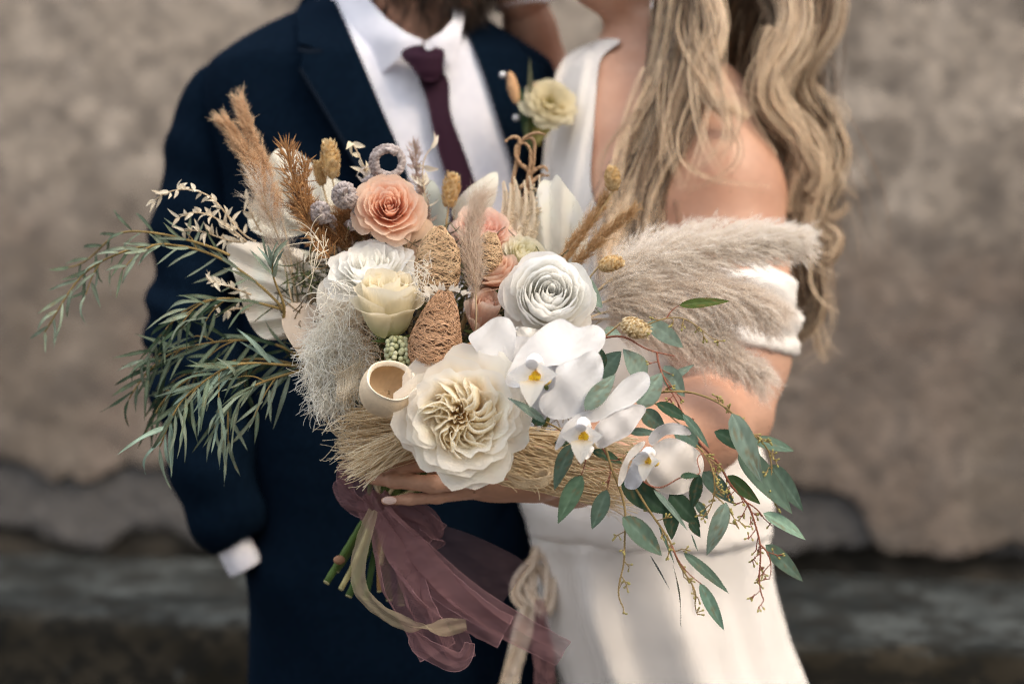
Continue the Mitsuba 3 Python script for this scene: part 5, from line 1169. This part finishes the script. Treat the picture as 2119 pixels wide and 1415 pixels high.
# grey curled stalks: rough rope like spirals
def curl(label, pts, r, seed, c0=(.20, .16, .155), c1=(.50, .44, .43), n=160):
    key = thing('curled_stalk', label, 'dried stalk', 'grey curled stalks at the top of the bouquet')
    c = curve(np.asarray(pts), n)
    rr = r * np.interp(np.linspace(0, 1, n), [0, .8, 1], [1, .95, .7])
    v, f, s, a = tubes(c[None], rr[None], 14)
    m = trimesh.Trimesh(v, f, process=False); nn = np.array(m.vertex_normals)
    b = meshkit.fbm(v * 620, 3, seed); v = v + nn * ((b - .5) * r * .75)[:, None]
    part(key, 'curl', (v, f), M_SOLID, True, mix3(c0, c1, sm(.35, .68, b)))
    stem_part(key, c[0], toB, .0014, (.30, .23, .19))
def spiral(cx, cy, y, r0, r1, turns, a0, dy, start=None, n=40):
    t = np.linspace(0, 1, n); a = a0 + t * turns * 2 * np.pi; r = r0 + (r1 - r0) * t
    pts = np.array([P(cx + rr * math.cos(aa), cy + rr * math.sin(aa), y + dy * tt) for rr, aa, tt in zip(r, a, t)])
    return pts if start is None else np.vstack([PP(start), pts])
curl('leftmost grey curled stalk, small tight spiral', spiral(664, 438, -.03, 19, 5, 1.6, 1.2, -.018, [(690, 470, -.02)]), 8.5 * S(0), 1)
curl('middle grey curled stalk, tight spiral left of the peach rose', spiral(714, 402, -.035, 23, 6, 1.7, .6, -.02, [(720, 460, -.02), (738, 440, -.03)]), 10 * S(0), 2)
curl('grey curled stalk standing as an open loop above the peach rose', spiral(803, 336, -.005, 33, 24, 1.55, 2.0, -.024, [(770, 400, .0), (772, 370, .0)]), 8.5 * S(0), 3)
# thin brown tendrils
key = thing('curly_tendril', 'looped rough brown tendril in front of the boutonniere and dark lapel', 'dried stalk')
for i, pts in enumerate([[(1065, 420, .06), (1062, 370, .058), (1072, 320, .055), (1085, 288, .05), (1100, 286, .05), (1106, 310, .052), (1102, 350, .055), (1092, 400, .06)],
                         [(1085, 420, .06), (1092, 370, .056), (1098, 330, .052), (1090, 300, .05), (1075, 296, .05), (1066, 312, .05), (1070, 330, .052)],
                         [(1075, 390, .058), (1090, 350, .055), (1070, 330, .052), (1074, 300, .05), (1094, 280, .048), (1118, 276, .046), (1128, 280, .046)],
                         [(1075, 300, .05), (1068, 284, .048), (1052, 288, .046), (1045, 294, .046)], [(1092, 370, .056), (1110, 350, .054), (1126, 346, .052), (1133, 356, .052)], [(1096, 385, .056), (1115, 366, .056), (1136, 364, .054)]]):
    c = curve(PP(pts), 60); v, f, s, a = tubes(c[None], np.linspace(.0022, .0011, 60)[None], 8)
    n_ = np.array(trimesh.Trimesh(v, f, process=False).vertex_normals); v = v + n_ * ((meshkit.fbm(v * 700, 2) - .5) * .0022)[:, None]
    part(key, 'tendril', (v, f), M_SOLID, True, mix3((.24, .14, .08), (.50, .33, .20), meshkit.noise(v * 500)))
stem_part(key, P(1080, 415, .06), toB, .0012, (.4, .3, .2))

# ------------------------------------------------------------------ bleached leaves
def dry_sheet(name, label, outline, y0, gx, gy, cup, col, pleat=None, amp=.0015, seed=0, stem_at=None, thick=.0007, cat_='dried leaf'):
    """A bleached leaf; pleat = (px, py, count) makes folds that fan out from a point."""
    key = thing(name, label, cat_)
    pts = np.asarray(outline, float); cx, cy = pts.mean(0); rr = np.abs(pts - [cx, cy]).max()
    def fold(px, py):
        if pleat is None: return .3 * np.sin((px + py) * .05 + seed) + .4 * (meshkit.noise(np.stack([px * .03, py * .03, 0 * px + seed], 1)) - .5)
        a = np.arctan2(py - pleat[1], px - pleat[0]) * pleat[2] + seed
        return 2 / np.pi * np.arcsin(np.clip(np.sin(a), -1, 1)) * sm(10, 120, np.hypot(px - pleat[0], py - pleat[1]))
    def depth(px, py):
        u, w = (px - cx) / rr, (py - cy) / rr
        return y0 + gx * u + gy * w + cup * (u * u + w * w) + amp * fold(px, py)
    v, f, q = patch(pts, depth, 6, thick, n=110)
    nz = meshkit.fbm(np.stack([q[:, 0] * .05, q[:, 1] * .02, 0 * q[:, 0] + seed], 1), 3)
    c = np.array(col)[None] * (.86 + .26 * nz)[:, None]
    part(key, 'blade', (v, f), M_DRY, True, np.clip(c, 0, .9))
    if pleat is not None:   # raised ribs along the folds
        o = Polygon(smooth_outline(pts, 110)).buffer(-1.5); ribs = []
        for j in range(-60, 60):
            a = (np.pi / 2 + j * np.pi * 2 - seed) / pleat[2]
            if abs(a) > np.pi: continue
            r_ = np.linspace(15, 420, 160); x, y = pleat[0] + r_ * np.cos(a), pleat[1] + r_ * np.sin(a)
            ins = shapely.contains_xy(o, x, y)
            if ins.sum() < 8: continue
            x, y = x[ins], y[ins]; yy = depth(x, y) - .0004
            s_ = 2 * TAN * (yy - CAM_Y) / 2119.0
            line = np.stack([(x - 1059.5) * s_, yy, CAM_Z - (y - 707.5) * s_], 1)
            ribs.append(tube(line[::4] if len(line) > 20 else line, .00045, .00035, 16, 4))
        if ribs:
            for rb in ribs: part(key, 'rib', rb, M_SOLID, True, np.tile(np.array(col) * .92, (len(rb[0]), 1)))
    st = P(*stem_at) if stem_at is not None else P(cx, cy, y0 + .01)
    v, f = tube([st, (st + BIND) / 2 + [0, .02, 0], BIND], .0015, .0013, 20, 6); part(key, 'stem', (v, f), M_SOLID, True, np.tile((.58, .48, .32), (len(v), 1)))
    return key
IV = (.82, .77, .68)
dry_sheet('palm_leaf', 'cream palm leaf behind the tan reed plumes and grey curls', [(516, 470), (522, 420), (545, 370), (575, 308), (598, 306), (650, 342), (705, 375), (735, 400), (700, 445), (640, 480), (560, 492)], .062, .01, .0, .006, (.90, .89, .82), (690, 520, 16), .004, 1, (660, 500, .05))
dry_sheet('palm_leaf', 'white pleated palm leaf on the left, behind the upright willow sprig', [(473, 500), (520, 500), (580, 508), (640, 520), (690, 540), (690, 620), (660, 680), (600, 700), (545, 700), (505, 640), (485, 570)], .02, .004, -.01, .006, (.92, .87, .79), (760, 640, 34), .0048, 2, (690, 620, .015))
dry_sheet('palm_leaf', 'white finely ribbed pleated leaf right of centre, below the woman\'s neckline', [(1100, 440), (1110, 400), (1128, 372), (1142, 374), (1150, 362), (1166, 378), (1185, 402), (1215, 470), (1208, 530), (1150, 565), (1105, 550)], .03, .0, .01, .008, (.92, .90, .84), (1150, 720, 40), .0034, 3, (1140, 550, .035))
dry_sheet('white_leaf', 'white pointed leaf standing in front of the shirt right of the tie', [(935, 445), (945, 415), (970, 388), (1005, 364), (1027, 356), (1030, 385), (1020, 425), (990, 455)], .045, .0, .006, .006, (.92, .90, .83), None, .001, 4, (965, 450, .045))
dry_sheet('white_leaf', 'greenish white leaf left of the tie tip, behind the peach rose', [(868, 475), (866, 420), (880, 370), (897, 375), (915, 410), (930, 455), (915, 485), (885, 490)], .05, .0, .006, .006, (.70, .75, .72), None, .001, 5, (895, 480, .05))
dry_sheet('dried_leaf', 'round pinkish beige dried leaf beside the white fluff', [(584, 650), (596, 630), (620, 626), (650, 632), (680, 648), (705, 690), (730, 740), (738, 785), (700, 800), (650, 770), (605, 715)], -.035, .006, -.006, .010, (.82, .70, .58), None, .0012, 6, (700, 790, -.01))
dry_sheet('dried_leaf', 'beige dried petal like leaf between the wide white rose and the tan cone', [(842, 500), (852, 462), (880, 452), (895, 462), (892, 500), (870, 530), (850, 528)], -.03, .004, .0, .006, (.62, .46, .34), None, .001, 7, (870, 525, -.02))
dry_sheet('dried_leaf', 'pale pinkish leaf under the wide white rose at left', [(655, 610), (668, 580), (700, 585), (735, 610), (760, 650), (735, 672), (690, 665), (662, 645)], -.05, .0, -.004, .008, (.86, .79, .69), None, .001, 8, (740, 660, -.04))
dry_sheet('dried_leaf', 'brown dried leaf corner below the upper orchid petals', [(950, 735), (968, 710), (995, 706), (1000, 735), (975, 752)], -.10, .0, .0, .004, (.50, .30, .17), None, .001, 9, (975, 745, -.09))
# skeleton leaf: a slit, netted blade
key = thing('skeleton_leaf', 'cream netted skeleton leaf with slits, left of the white pleated leaf', 'dried leaf')
rg = np.random.default_rng(71)
for i in range(17):
    x = 1038 + i * 4.7; top = 378 + 12 * math.sin(i * 2.3) + rg.uniform(-8, 22); pts = [(1062 + (x - 1080) * .35, 560, .035), (x - 4, 480, .03 + .004 * math.sin(i * 1.3)), (x + 2, 430, .028 + .004 * math.sin(i * 1.7)), (x + rg.normal(0, 4), top, .026)]
    m_, _ = strip(pts, [.0012, .0024, .0028, .0016], n=30, ripple=.0006, seed=i)
    part(key, 'blade_strip', m_, M_DRY, True, np.tile(np.array((.90, .82, .69)) * rg.uniform(.82, 1.05), (len(m_[0]), 1)))
cr = []
for i in range(70):
    x = rg.uniform(1040, 1112); y_ = rg.uniform(385, 520); cr.append(PP([(x, y_, .027), (x + 5, y_ - rg.uniform(-6, 8), .026), (x + 11, y_ - rg.uniform(-6, 10), .027)]))
v, f, _, _ = tubes(np.array(cr), .0006, 4); part(key, 'net', (v, f), M_DRY, True, np.tile((.66, .56, .42), (len(v), 1)), stuff=True)
stem_part(key, P(1062, 555, .035), toB, .0015, (.5, .4, .28))
# bleached ruscus: small pointed leaves in whorls
def ruscus(label, stems, seed, n=(16, 12, 10, 8), ln=(18, 33), c0=(.66, .57, .44), c1=(.84, .78, .66), y=-.01, w=8.5):
    key = thing('bleached_ruscus', label, 'dried leaves'); rg = np.random.default_rng(seed)
    for si, rows in enumerate(stems):
        pp = PP(rows); v, f = tube(pp, .0010, .0005, 30, 5); part(key, 'stem', (v, f), M_SOLID, True, np.tile((.58, .46, .32), (len(v), 1)))
        cv = curve(pp, 60)
        for i, s in enumerate(np.linspace(.12, 1, n[si % len(n)])):
            p0 = cv[int(s * 59)]; tg = unit(cv[min(59, int(s * 59) + 1)] - cv[max(0, int(s * 59) - 1)])
            for _ in range(2 + int(rg.uniform() > .5)):
                d = unit(tg * .6 + rg.normal(0, .85, 3) * [1, .7, 1]); L_ = rg.uniform(*ln) * S(0)
                v, f, t, u = leaf_mesh(p0, p0 + d * L_, w * S(0) * rg.uniform(.7, 1.2), unit(rg.normal(0, .5, 3) + [0, -1, .3]), .10, .45, 8, 5, .62)
                part(key, 'leaf', (v, f), M_DRY, True, np.clip(mix3(c0, c1, np.clip(rg.uniform(0, 1) + .2 * u, 0, 1)), 0, .9))
ruscus('bleached ruscus spray of small pointed leaves at the far upper left', [[(530, 500, .0), (470, 445, -.01), (430, 405, -.015), (380, 392, -.015), (322, 414, -.01)], [(510, 500, -.005), (460, 460, -.015), (410, 440, -.018), (372, 450, -.018)], [(510, 500, .0), (450, 490, -.01), (410, 478, -.012), (382, 478, -.012)], [(540, 480, .01), (520, 440, .0), (512, 412, .0)]], 81, (14, 11, 9, 6))
ruscus('short bleached ruscus sprig between the willow branches at left', [[(520, 610, .0), (470, 592, -.008), (430, 580, -.012)], [(515, 640, .01), (480, 640, .005), (455, 650, .005)]], 82, (7, 4))
ruscus('pale three leaved sprig sticking up left of the grey loop', [[(775, 400, .02), (752, 345, .012), (738, 312, .01), (728, 296, .01)]], 83, (4,), (26, 38), (.70, .60, .42), (.85, .79, .64), w=13)
ruscus('pale leafy sprig in front of the shirt, above the topmost peach rose', [[(880, 440, .03), (876, 380, .028), (880, 325, .025), (892, 308, .025)]], 84, (4,), (24, 40), (.70, .62, .48), (.86, .81, .70), w=13)
ruscus('ragged pale tuft right of the grey curled stalks', [[(765, 410, .01), (758, 375, .01), (760, 345, .01)]], 85, (4,), (20, 36), (.48, .42, .38), (.66, .60, .55), w=8)

# ------------------------------------------------------------------ white fluff, gauze, sisal fan and net
def fuzz(n, box, ln, rad, c0, c1, seed, curlk=1.0, y=(-.07, -.04), dirs=(0, 0, 0)):
    rg = np.random.default_rng(seed); poly = Polygon(smooth_outline(np.asarray(box, float), 60))
    x0, y0, x1, y1 = poly.bounds; q = rg.uniform([x0, y0], [x1, y1], (n * 4, 2)); q = q[shapely.contains_xy(poly, q[:, 0], q[:, 1])][:n]
    p0 = np.array([P(a, b, rg.uniform(*y)) for a, b in q]); m = len(p0); k = 14
    d = unit(rg.normal(0, 1, (m, 3)) + np.asarray(dirs)); e = unit(np.cross(d, rg.normal(0, 1, (m, 3)))); e2 = np.cross(d, e)
    L_ = rg.uniform(*ln, m) * S(0); t = np.linspace(0, 1, k)[None]
    w = rg.uniform(2, 6, (m, 1)) * curlk; a = rg.uniform(.15, .35, (m, 1)) * L_[:, None]
    Pt = p0[:, None] + d[:, None] * (t * L_[:, None])[..., None] + e[:, None] * (a * np.sin(w * t))[..., None] + e2[:, None] * (a * (np.cos(w * t) - 1))[..., None]
    v, f, s, al = tubes(Pt, rad * (1 - .4 * np.linspace(0, 1, k))[None], 3)
    return v, f, mix3(c0, c1, rg.uniform(0, 1, m)[s])
key = thing('dried_fluff', 'tangled tuft of white and beige plant fluff left of the wooden cup', 'plant fluff')
m1 = fuzz(2000, [(640, 690), (690, 650), (730, 680), (760, 740), (745, 800), (700, 850), (650, 845), (634, 790), (628, 730)], (22, 50), .00030, (.88, .84, .77), (.96, .94, .90), 91, .45, (-.07, -.045), (0.1, -.2, -.9))
part(key, 'white_fibres', m1[:2], M_FIBRE, True, np.clip(m1[2], 0, .9), stuff=True)
m1 = fuzz(700, [(690, 660), (720, 640), (760, 690), (778, 750), (760, 800), (720, 800), (700, 730)], (18, 40), .00036, (.76, .64, .50), (.92, .84, .73), 92, .8, (-.06, -.03))
part(key, 'beige_fibres', m1[:2], M_FIBRE, True, m1[2], stuff=True)
m1 = fuzz(60, [(670, 590), (690, 575), (730, 600), (735, 640), (700, 650)], (40, 75), .0004, (.84, .82, .76), (.9, .88, .84), 93, .6, (-.09, -.07), (.3, -.5, -.6))
part(key, 'white_strands', m1[:2], M_FIBRE, True, np.clip(m1[2], 0, .9), stuff=True)
m1 = fuzz(70, [(855, 560), (880, 545), (890, 610), (870, 620)], (18, 40), .0004, (.84, .80, .72), (.9, .87, .82), 94, .7, (-.12, -.10), (.2, -.6, 0))
part(key, 'white_strands', m1[:2], M_FIBRE, True, np.clip(m1[2], 0, .9), stuff=True)
m1 = fuzz(14, [(640, 480), (670, 470), (690, 500), (680, 530)], (60, 110), .0005, (.78, .70, .56), (.86, .80, .70), 95, .5, (-.09, -.06), (.2, -.4, -.5))
part(key, 'white_strands', m1[:2], M_FIBRE, True, np.clip(m1[2], 0, .9), stuff=True)
stem_part(key, P(700, 800, -.03), BIND, .002, (.5, .4, .28))
key = thing('gauze_scrap', 'small scrap of cream open weave gauze below the white fluff', 'gauze'); rg = np.random.default_rng(96); th = []
def gz(a, b): return P(690 + a * 50 + b * 9 + 5 * math.sin(b * 4 + a * 2), 765 + b * 62 - a * 12 + 6 * math.sin(a * 5), -.076 - .006 * math.sin(a * 3) + .004 * math.sin(b * 6))
for i in range(22):
    a_ = i / 21 + rg.normal(0, .012); o_ = rg.uniform(-.25, .05); e_ = rg.uniform(.85, 1.3)
    th.append(np.array([gz(a_ + rg.normal(0, .008), o_ + (e_ - o_) * q) for q in (0, .33, .66, 1)]))
    b_ = i / 21 + rg.normal(0, .012); o_ = rg.uniform(-.2, .05); e_ = rg.uniform(.9, 1.25)
    th.append(np.array([gz(o_ + (e_ - o_) * q, b_ + rg.normal(0, .008)) for q in (0, .33, .66, 1)]))
v, f, s, a = tubes(np.array([curve(x, 12) for x in th]), .00030, 4); part(key, 'threads', (v, f), M_FIBRE, True, np.tile((.84, .77, .65), (len(v), 1)), stuff=True)
stem_part(key, P(715, 800, -.074), BIND, .0012, (.6, .5, .35))
def sisal(n, a_box, b_box, rad, c0, c1, seed, ya, yb, wav=3.0):
    rg = np.random.default_rng(seed); q = rg.uniform(0, 1, n)
    A = np.array([P(rg.uniform(*a_box[0]), a_box[1][0] + (a_box[1][1] - a_box[1][0]) * x + rg.normal(0, 4), rg.uniform(*ya)) for x in q])
    B = np.array([P(rg.uniform(*b_box[0]), b_box[1][0] + (b_box[1][1] - b_box[1][0]) * x + rg.normal(0, 9), rg.uniform(*yb)) for x in q])
    t = np.linspace(0, 1, 10)[None]; w = rg.normal(0, wav, (n, 1)) * S(0) * np.sin(np.pi * t) + rg.normal(0, wav * .3, (n, 1)) * S(0) * np.sin(3 * np.pi * t)
    Pt = A[:, None] * (1 - t)[..., None] + B[:, None] * t[..., None] + np.array([0, .3, 1.0]) * w[..., None]
    v, f, s, a = tubes(Pt, rad * (1 - .3 * np.linspace(0, 1, 10))[None] * rg.uniform(.6, 1.3, (n, 1)), 4)
    return v, f, mix3(c0, c1, rg.uniform(0, 1, n)[s])
key = thing('sisal_fibre', 'straw sisal fibres fanning out left beneath the wooden cup', 'sisal')
m1 = sisal(420, ((860, 930), (845, 930)), ((690, 770), (850, 972)), .00042, (.74, .60, .40), (.90, .82, .66), 101, (-.095, -.06), (-.08, -.03), 5)
part(key, 'fibres', m1[:2], M_FIBRE, True, m1[2], stuff=True)
m1 = sisal(150, ((840, 890), (885, 918)), ((712, 775), (940, 1000)), .0005, (.78, .66, .48), (.90, .84, .70), 102, (-.10, -.08), (-.11, -.08), 7)
part(key, 'fibres', m1[:2], M_FIBRE, True, m1[2], stuff=True)
m1 = sisal(46, ((740, 800), (860, 960)), ((645, 720), (870, 985)), .00035, (.80, .72, .58), (.88, .83, .74), 103, (-.08, -.05), (-.09, -.04), 14)
part(key, 'stray_fibres', m1[:2], M_FIBRE, True, m1[2], stuff=True)
stem_part(key, P(870, 930, -.055), BIND, .0015, (.6, .5, .3))
key = thing('sisal_net', 'cream sisal net under the orchids, across the woman\'s hand', 'sisal')
m1 = sisal(240, ((1010, 1070), (880, 1000)), ((1230, 1330), (905, 1045)), .00050, (.78, .66, .47), (.90, .83, .68), 104, (-.082, -.075), (-.085, -.07), 3)
part(key, 'threads', m1[:2], M_FIBRE, True, m1[2], stuff=True)
m1 = sisal(95, ((1040, 1270), (880, 900)), ((1060, 1290), (985, 1020)), .0004, (.70, .58, .40), (.88, .80, .64), 105, (-.084, -.078), (-.084, -.076), 3)
rg = np.random.default_rng(106); cr = []
for i in range(150):
    x = rg.uniform(1040, 1290); y_ = 895 + rg.uniform(0, 105); cr.append(curve(PP([(x, y_, -.083), (x + 14, y_ + 6, -.0845), (x + 30, y_ + rg.uniform(8, 22), -.083)]), 8))
v, f, s, a = tubes(np.array(cr), .00036, 4); part(key, 'cross_threads', (v, f), M_FIBRE, True, np.tile((.86, .77, .60), (len(v), 1)), stuff=True)
lo = []
for i in range(34):   # the frayed loop at its lower edge
    e = rg.uniform(0, 1); lo.append(curve(PP([(1045 + 10 * e, 975 + 14 * e, -.092), (1085, 988 + 22 * rg.uniform(), -.10), (1125, 990 + 18 * e - 10 * rg.uniform(), -.102), (1146 + rg.uniform(-12, 6), 985 + rg.uniform(-8, 6), -.098), (1120 - 20 * e, 978 + 5 * e, -.092)]), 16))
lo.append(curve(PP([(1098, 1000, -.10), (1112, 1012, -.105), (1116, 1034, -.105)]), 16))
v, f, s, a = tubes(np.array(lo), .00034, 4); part(key, 'loose_loop', (v, f), M_FIBRE, True, np.tile((.84, .74, .57), (len(v), 1)), stuff=True)
m1 = sisal(80, ((1140, 1200), (985, 1010)), ((1240, 1330), (1010, 1075)), .00032, (.78, .68, .54), (.88, .82, .72), 107, (-.06, -.055), (-.06, -.05), 3)
part(key, 'threads', m1[:2], M_FIBRE, True, m1[2], stuff=True)
stem_part(key, P(1040, 940, -.07), BIND, .0015, (.6, .5, .3))
# dried filling that closes the gaps between the flowers
M_FILL = M_SOLID
rg = np.random.default_rng(111)
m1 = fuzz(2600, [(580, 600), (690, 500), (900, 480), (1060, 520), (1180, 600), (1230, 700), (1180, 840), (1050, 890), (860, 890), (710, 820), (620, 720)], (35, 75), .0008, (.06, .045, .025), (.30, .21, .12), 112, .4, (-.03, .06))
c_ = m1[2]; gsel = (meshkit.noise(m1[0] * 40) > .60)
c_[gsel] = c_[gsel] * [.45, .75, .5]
whole('dried_filler', m1[:2], M_FILL, 'mixed dried brown and green filler stalks showing between the flowers', 'dried grass', kind='stuff', smooth=True, color=c_)

# ------------------------------------------------------------------ tulle and organza ribbon
def tulle(op, c, freq=2100, thread=.55):
    o = lambda p, n, uv: mi.Float(op) + (1 - op) * thread * dr.maximum(SS(.72, .95, dr.abs(dr.sin(uv.x * freq + uv.y * freq * .5))), SS(.72, .95, dr.abs(dr.sin(uv.y * freq - uv.x * freq * .5))))
    return {'type': 'mask', 'opacity': mikit.proc(o), 'bsdf': {'type': 'principledthin', 'base_color': {'type': 'rgb', 'value': c}, 'roughness': .6, 'diff_trans': .8, 'eta': 1.3}}
TU = [.33, .185, .20]
scene['mat_tulle'] = tulle(.17, TU)
scene['mat_tulle_sheer'] = tulle(.07, [.20, .13, .145])
scene['mat_organza'] = tulle(.34, [.60, .50, .34], 2600, .2)
M_HEM = mat('tulle_hem', (.40, .23, .25), .7, .2)
key = thing('tulle_ribbon', 'mauve tulle ribbon tied round the stems, tails blowing right', 'ribbon')
def tl(rows, widths, m='mat_tulle', ripple=.003, seed=0, tw=0.0, name='tail', n=70, side=(1, 0, 0), pleat=.24, hem=True):
    me, uv, v = strip(rows, widths, n=n, ripple=ripple, seed=seed, tw=tw, side=side, cols=41, pleat=pleat, edge=True, crumple=.0035)
    k = part(key, name, me, m, True, uv=uv)
    if hem:
        hv, hf, _, _ = tubes(np.stack([v[:, 0], v[:, -1]]), .00018, 4)
        part(key, 'hem', (hv, hf), M_HEM)
        e_, ef, _, _ = tubes(v[-1][None], .00025, 4); part(key, 'hem', (e_, ef), M_HEM)
tl([(790, 1062, -.045), (850, 1140, -.055), (940, 1220, -.06), (1050, 1290, -.062), (1165, 1352, -.06)], [.018, .034, .034, .030, .030], ripple=.0015, seed=1, side=(.5, 0, 1), pleat=.20)
tl([(785, 1060, -.05), (845, 1150, -.06), (905, 1215, -.064), (975, 1268, -.066), (1045, 1308, -.066)], [.020, .040, .046, .042, .030], ripple=.004, seed=2, side=(.7, 0, 1), pleat=.30)
tl([(780, 1060, -.048), (815, 1150, -.058), (850, 1240, -.062), (885, 1310, -.062), (905, 1350, -.060)], [.020, .036, .040, .034, .030], ripple=.0035, seed=3, pleat=.30)
tl([(800, 1075, -.04), (850, 1170, -.05), (900, 1250, -.055), (940, 1320, -.056), (958, 1366, -.056)], [.016, .026, .03, .024, .022], ripple=.003, seed=4, pleat=.2)
tl([(860, 1290, -.063), (868, 1332, -.066), (900, 1352, -.067), (945, 1368, -.066), (972, 1330, -.064)], [.006, .016, .018, .016, .008], ripple=.002, seed=5, name='folded_end', side=(0, 0, 1), pleat=.1)
tl([(810, 1075, -.03), (900, 1135, -.02), (1000, 1180, -.012), (1062, 1215, -.01)], [.016, .044, .050, .050], 'mat_tulle_sheer', .002, 6, name='sheer_tail', side=(.4, 0, 1), pleat=.05, hem=False)
tl([(785, 1056, -0.029), (840, 1056, -0.035), (895, 1088, -0.034), (905, 1118, -0.032), (862, 1116, -0.029), (800, 1085, -0.025)], [.012, .024, .020, .014, .022, .012], ripple=.003, seed=7, name='loop', side=(0, 0, 1), pleat=.2)
tl([(790, 1050, -0.028), (850, 1072, -0.033), (900, 1110, -0.032)], [.018, .034, .030], ripple=.003, seed=8, name='loop', side=(0, 0, 1), pleat=.25)
tl([(780, 1058, -0.028), (735, 1045, -0.032), (710, 1010, -0.029), (716, 962, -0.022)], [.012, .022, .018, .010], ripple=.003, seed=9, name='loop', side=(0, 0, 1), pleat=.2)
tl([(775, 1062, -0.025), (745, 1035, -0.029), (735, 990, -0.028), (755, 960, -0.025)], [.014, .026, .030, .026], ripple=.003, seed=10, name='loop', side=(1, 0, 0), pleat=.3)
tl([(1116, 1240, .18), (1122, 1310, .17), (1128, 1420, .17)], [.008, .018, .022], ripple=.002, seed=12, name='hanging_tail', hem=False)
kn = nets(lambda p: smin(bone(p, P(772, 1055, -.02), P(804, 1060, -.02), .013, .012), bone(p, P(785, 1048, -.02), P(790, 1075, -.02), .012, .010), .01) + .0025 * np.sin(p[:, 0] * 600 + p[:, 2] * 300), P(730, 1120, -.02) - [0, .04, 0], P(850, 1010, -.02) + [0, .04, 0], .0025)
scene['mat_tulle_knot'] = tulle(.6, TU)
part(key, 'knot', kn, 'mat_tulle_knot', True, uv=kn[0][:, [0, 2]])
key = thing('organza_ribbon', 'translucent gold beige organza ribbon curling below the hand', 'ribbon')
me, uv = strip([(772, 1055, -.055), (754, 1110, -.065), (742, 1165, -.07), (745, 1215, -.074), (785, 1262, -.078), (840, 1290, -.078), (900, 1298, -.075), (965, 1292, -.072)], [.008, .014, .017, .014, .011, .016, .016, .014], n=80, tw=.9, ripple=.0012, cols=21, crumple=.003)
part(key, 'band', me, 'mat_organza', True, uv=uv)

# ------------------------------------------------------------------ boutonniere on the lapel
bt = thing('boutonniere', 'small cream rose boutonniere with tan grass head pinned on the lapel', 'boutonniere')
BCX, BY = P(1138, 212, .262), .262
for ri, (cnt, rt, zt, wm, curl_, ruf) in enumerate(OPEN[:7]):
    for j in range(cnt):
        v, f, t, u = petal(j * 2 * np.pi / cnt + ri * .7, .05 + .1 * rt, rt, zt, wm, curl_, 900 + ri * 10 + j, ruf)
        part(bt, 'petal', (placed(v, BCX, (.2, -.85, .5), 58 * S(.27), 0, .3), f), M_PETAL, True, mix3((.66, .58, .24), (.82, .76, .58), sm(.2, .8, t)))
for b_, t_, w_, c_ in (((1090, 275), (1068, 165), 16, (.06, .10, .05)), ((1100, 260), (1096, 118), 14, (.10, .11, .07)), ((1085, 262), (1150, 250), 22, (.07, .10, .03)), ((1098, 290), (1146, 262), 34, (.42, .36, .13)), ((1105, 300), (1120, 262), 30, (.40, .34, .12)), ((1092, 190), (1112, 172), 16, (.48, .22, .07)), ((1088, 285), (1080, 180), 14, (.05, .09, .05))):
    v, f, t, u = leaf_mesh(P(*b_, .272), P(*t_, .262), w_ * S(.27), (0, -1, .3), .08, .3)
    part(bt, 'leaf', (v, f), M_LEAF, True, leaf_col(t, u, c_, np.array(c_) * 1.3))
hd = trimesh.creation.icosphere(3, 1.0); hd.apply_scale([11 * S(.26), 10 * S(.26), 34 * S(.26)]); hd.apply_transform(trimesh.transformations.rotation_matrix(-.22, [0, 1, 0])); hd.apply_translation(P(1062, 182, .262))
hv = np.array(hd.vertices); hv = hv + .0012 * (meshkit.fbm(hv * 500, 2)[:, None] - .5) * 2
part(bt, 'grass_head', (hv, np.array(hd.faces)), M_SOLID, True, mix3((.46, .24, .11), (.66, .42, .24), meshkit.noise(hv * 600)))
v, f = tube(PP([(1095, 235, .270), (1092, 275, .268), (1098, 310, .27)]), .004, .003, 12, 7); part(bt, 'stem', (v, f), M_SOLID, True, np.tile((.08, .10, .04), (len(v), 1)))
for px_, py_ in ((1040, 155), (1068, 244)):
    e_ = trimesh.creation.icosphere(2, .0032); e_.apply_translation(P(px_, py_, .272)); part(bt, 'pearl_pin', e_, M_CRYSTAL, True)
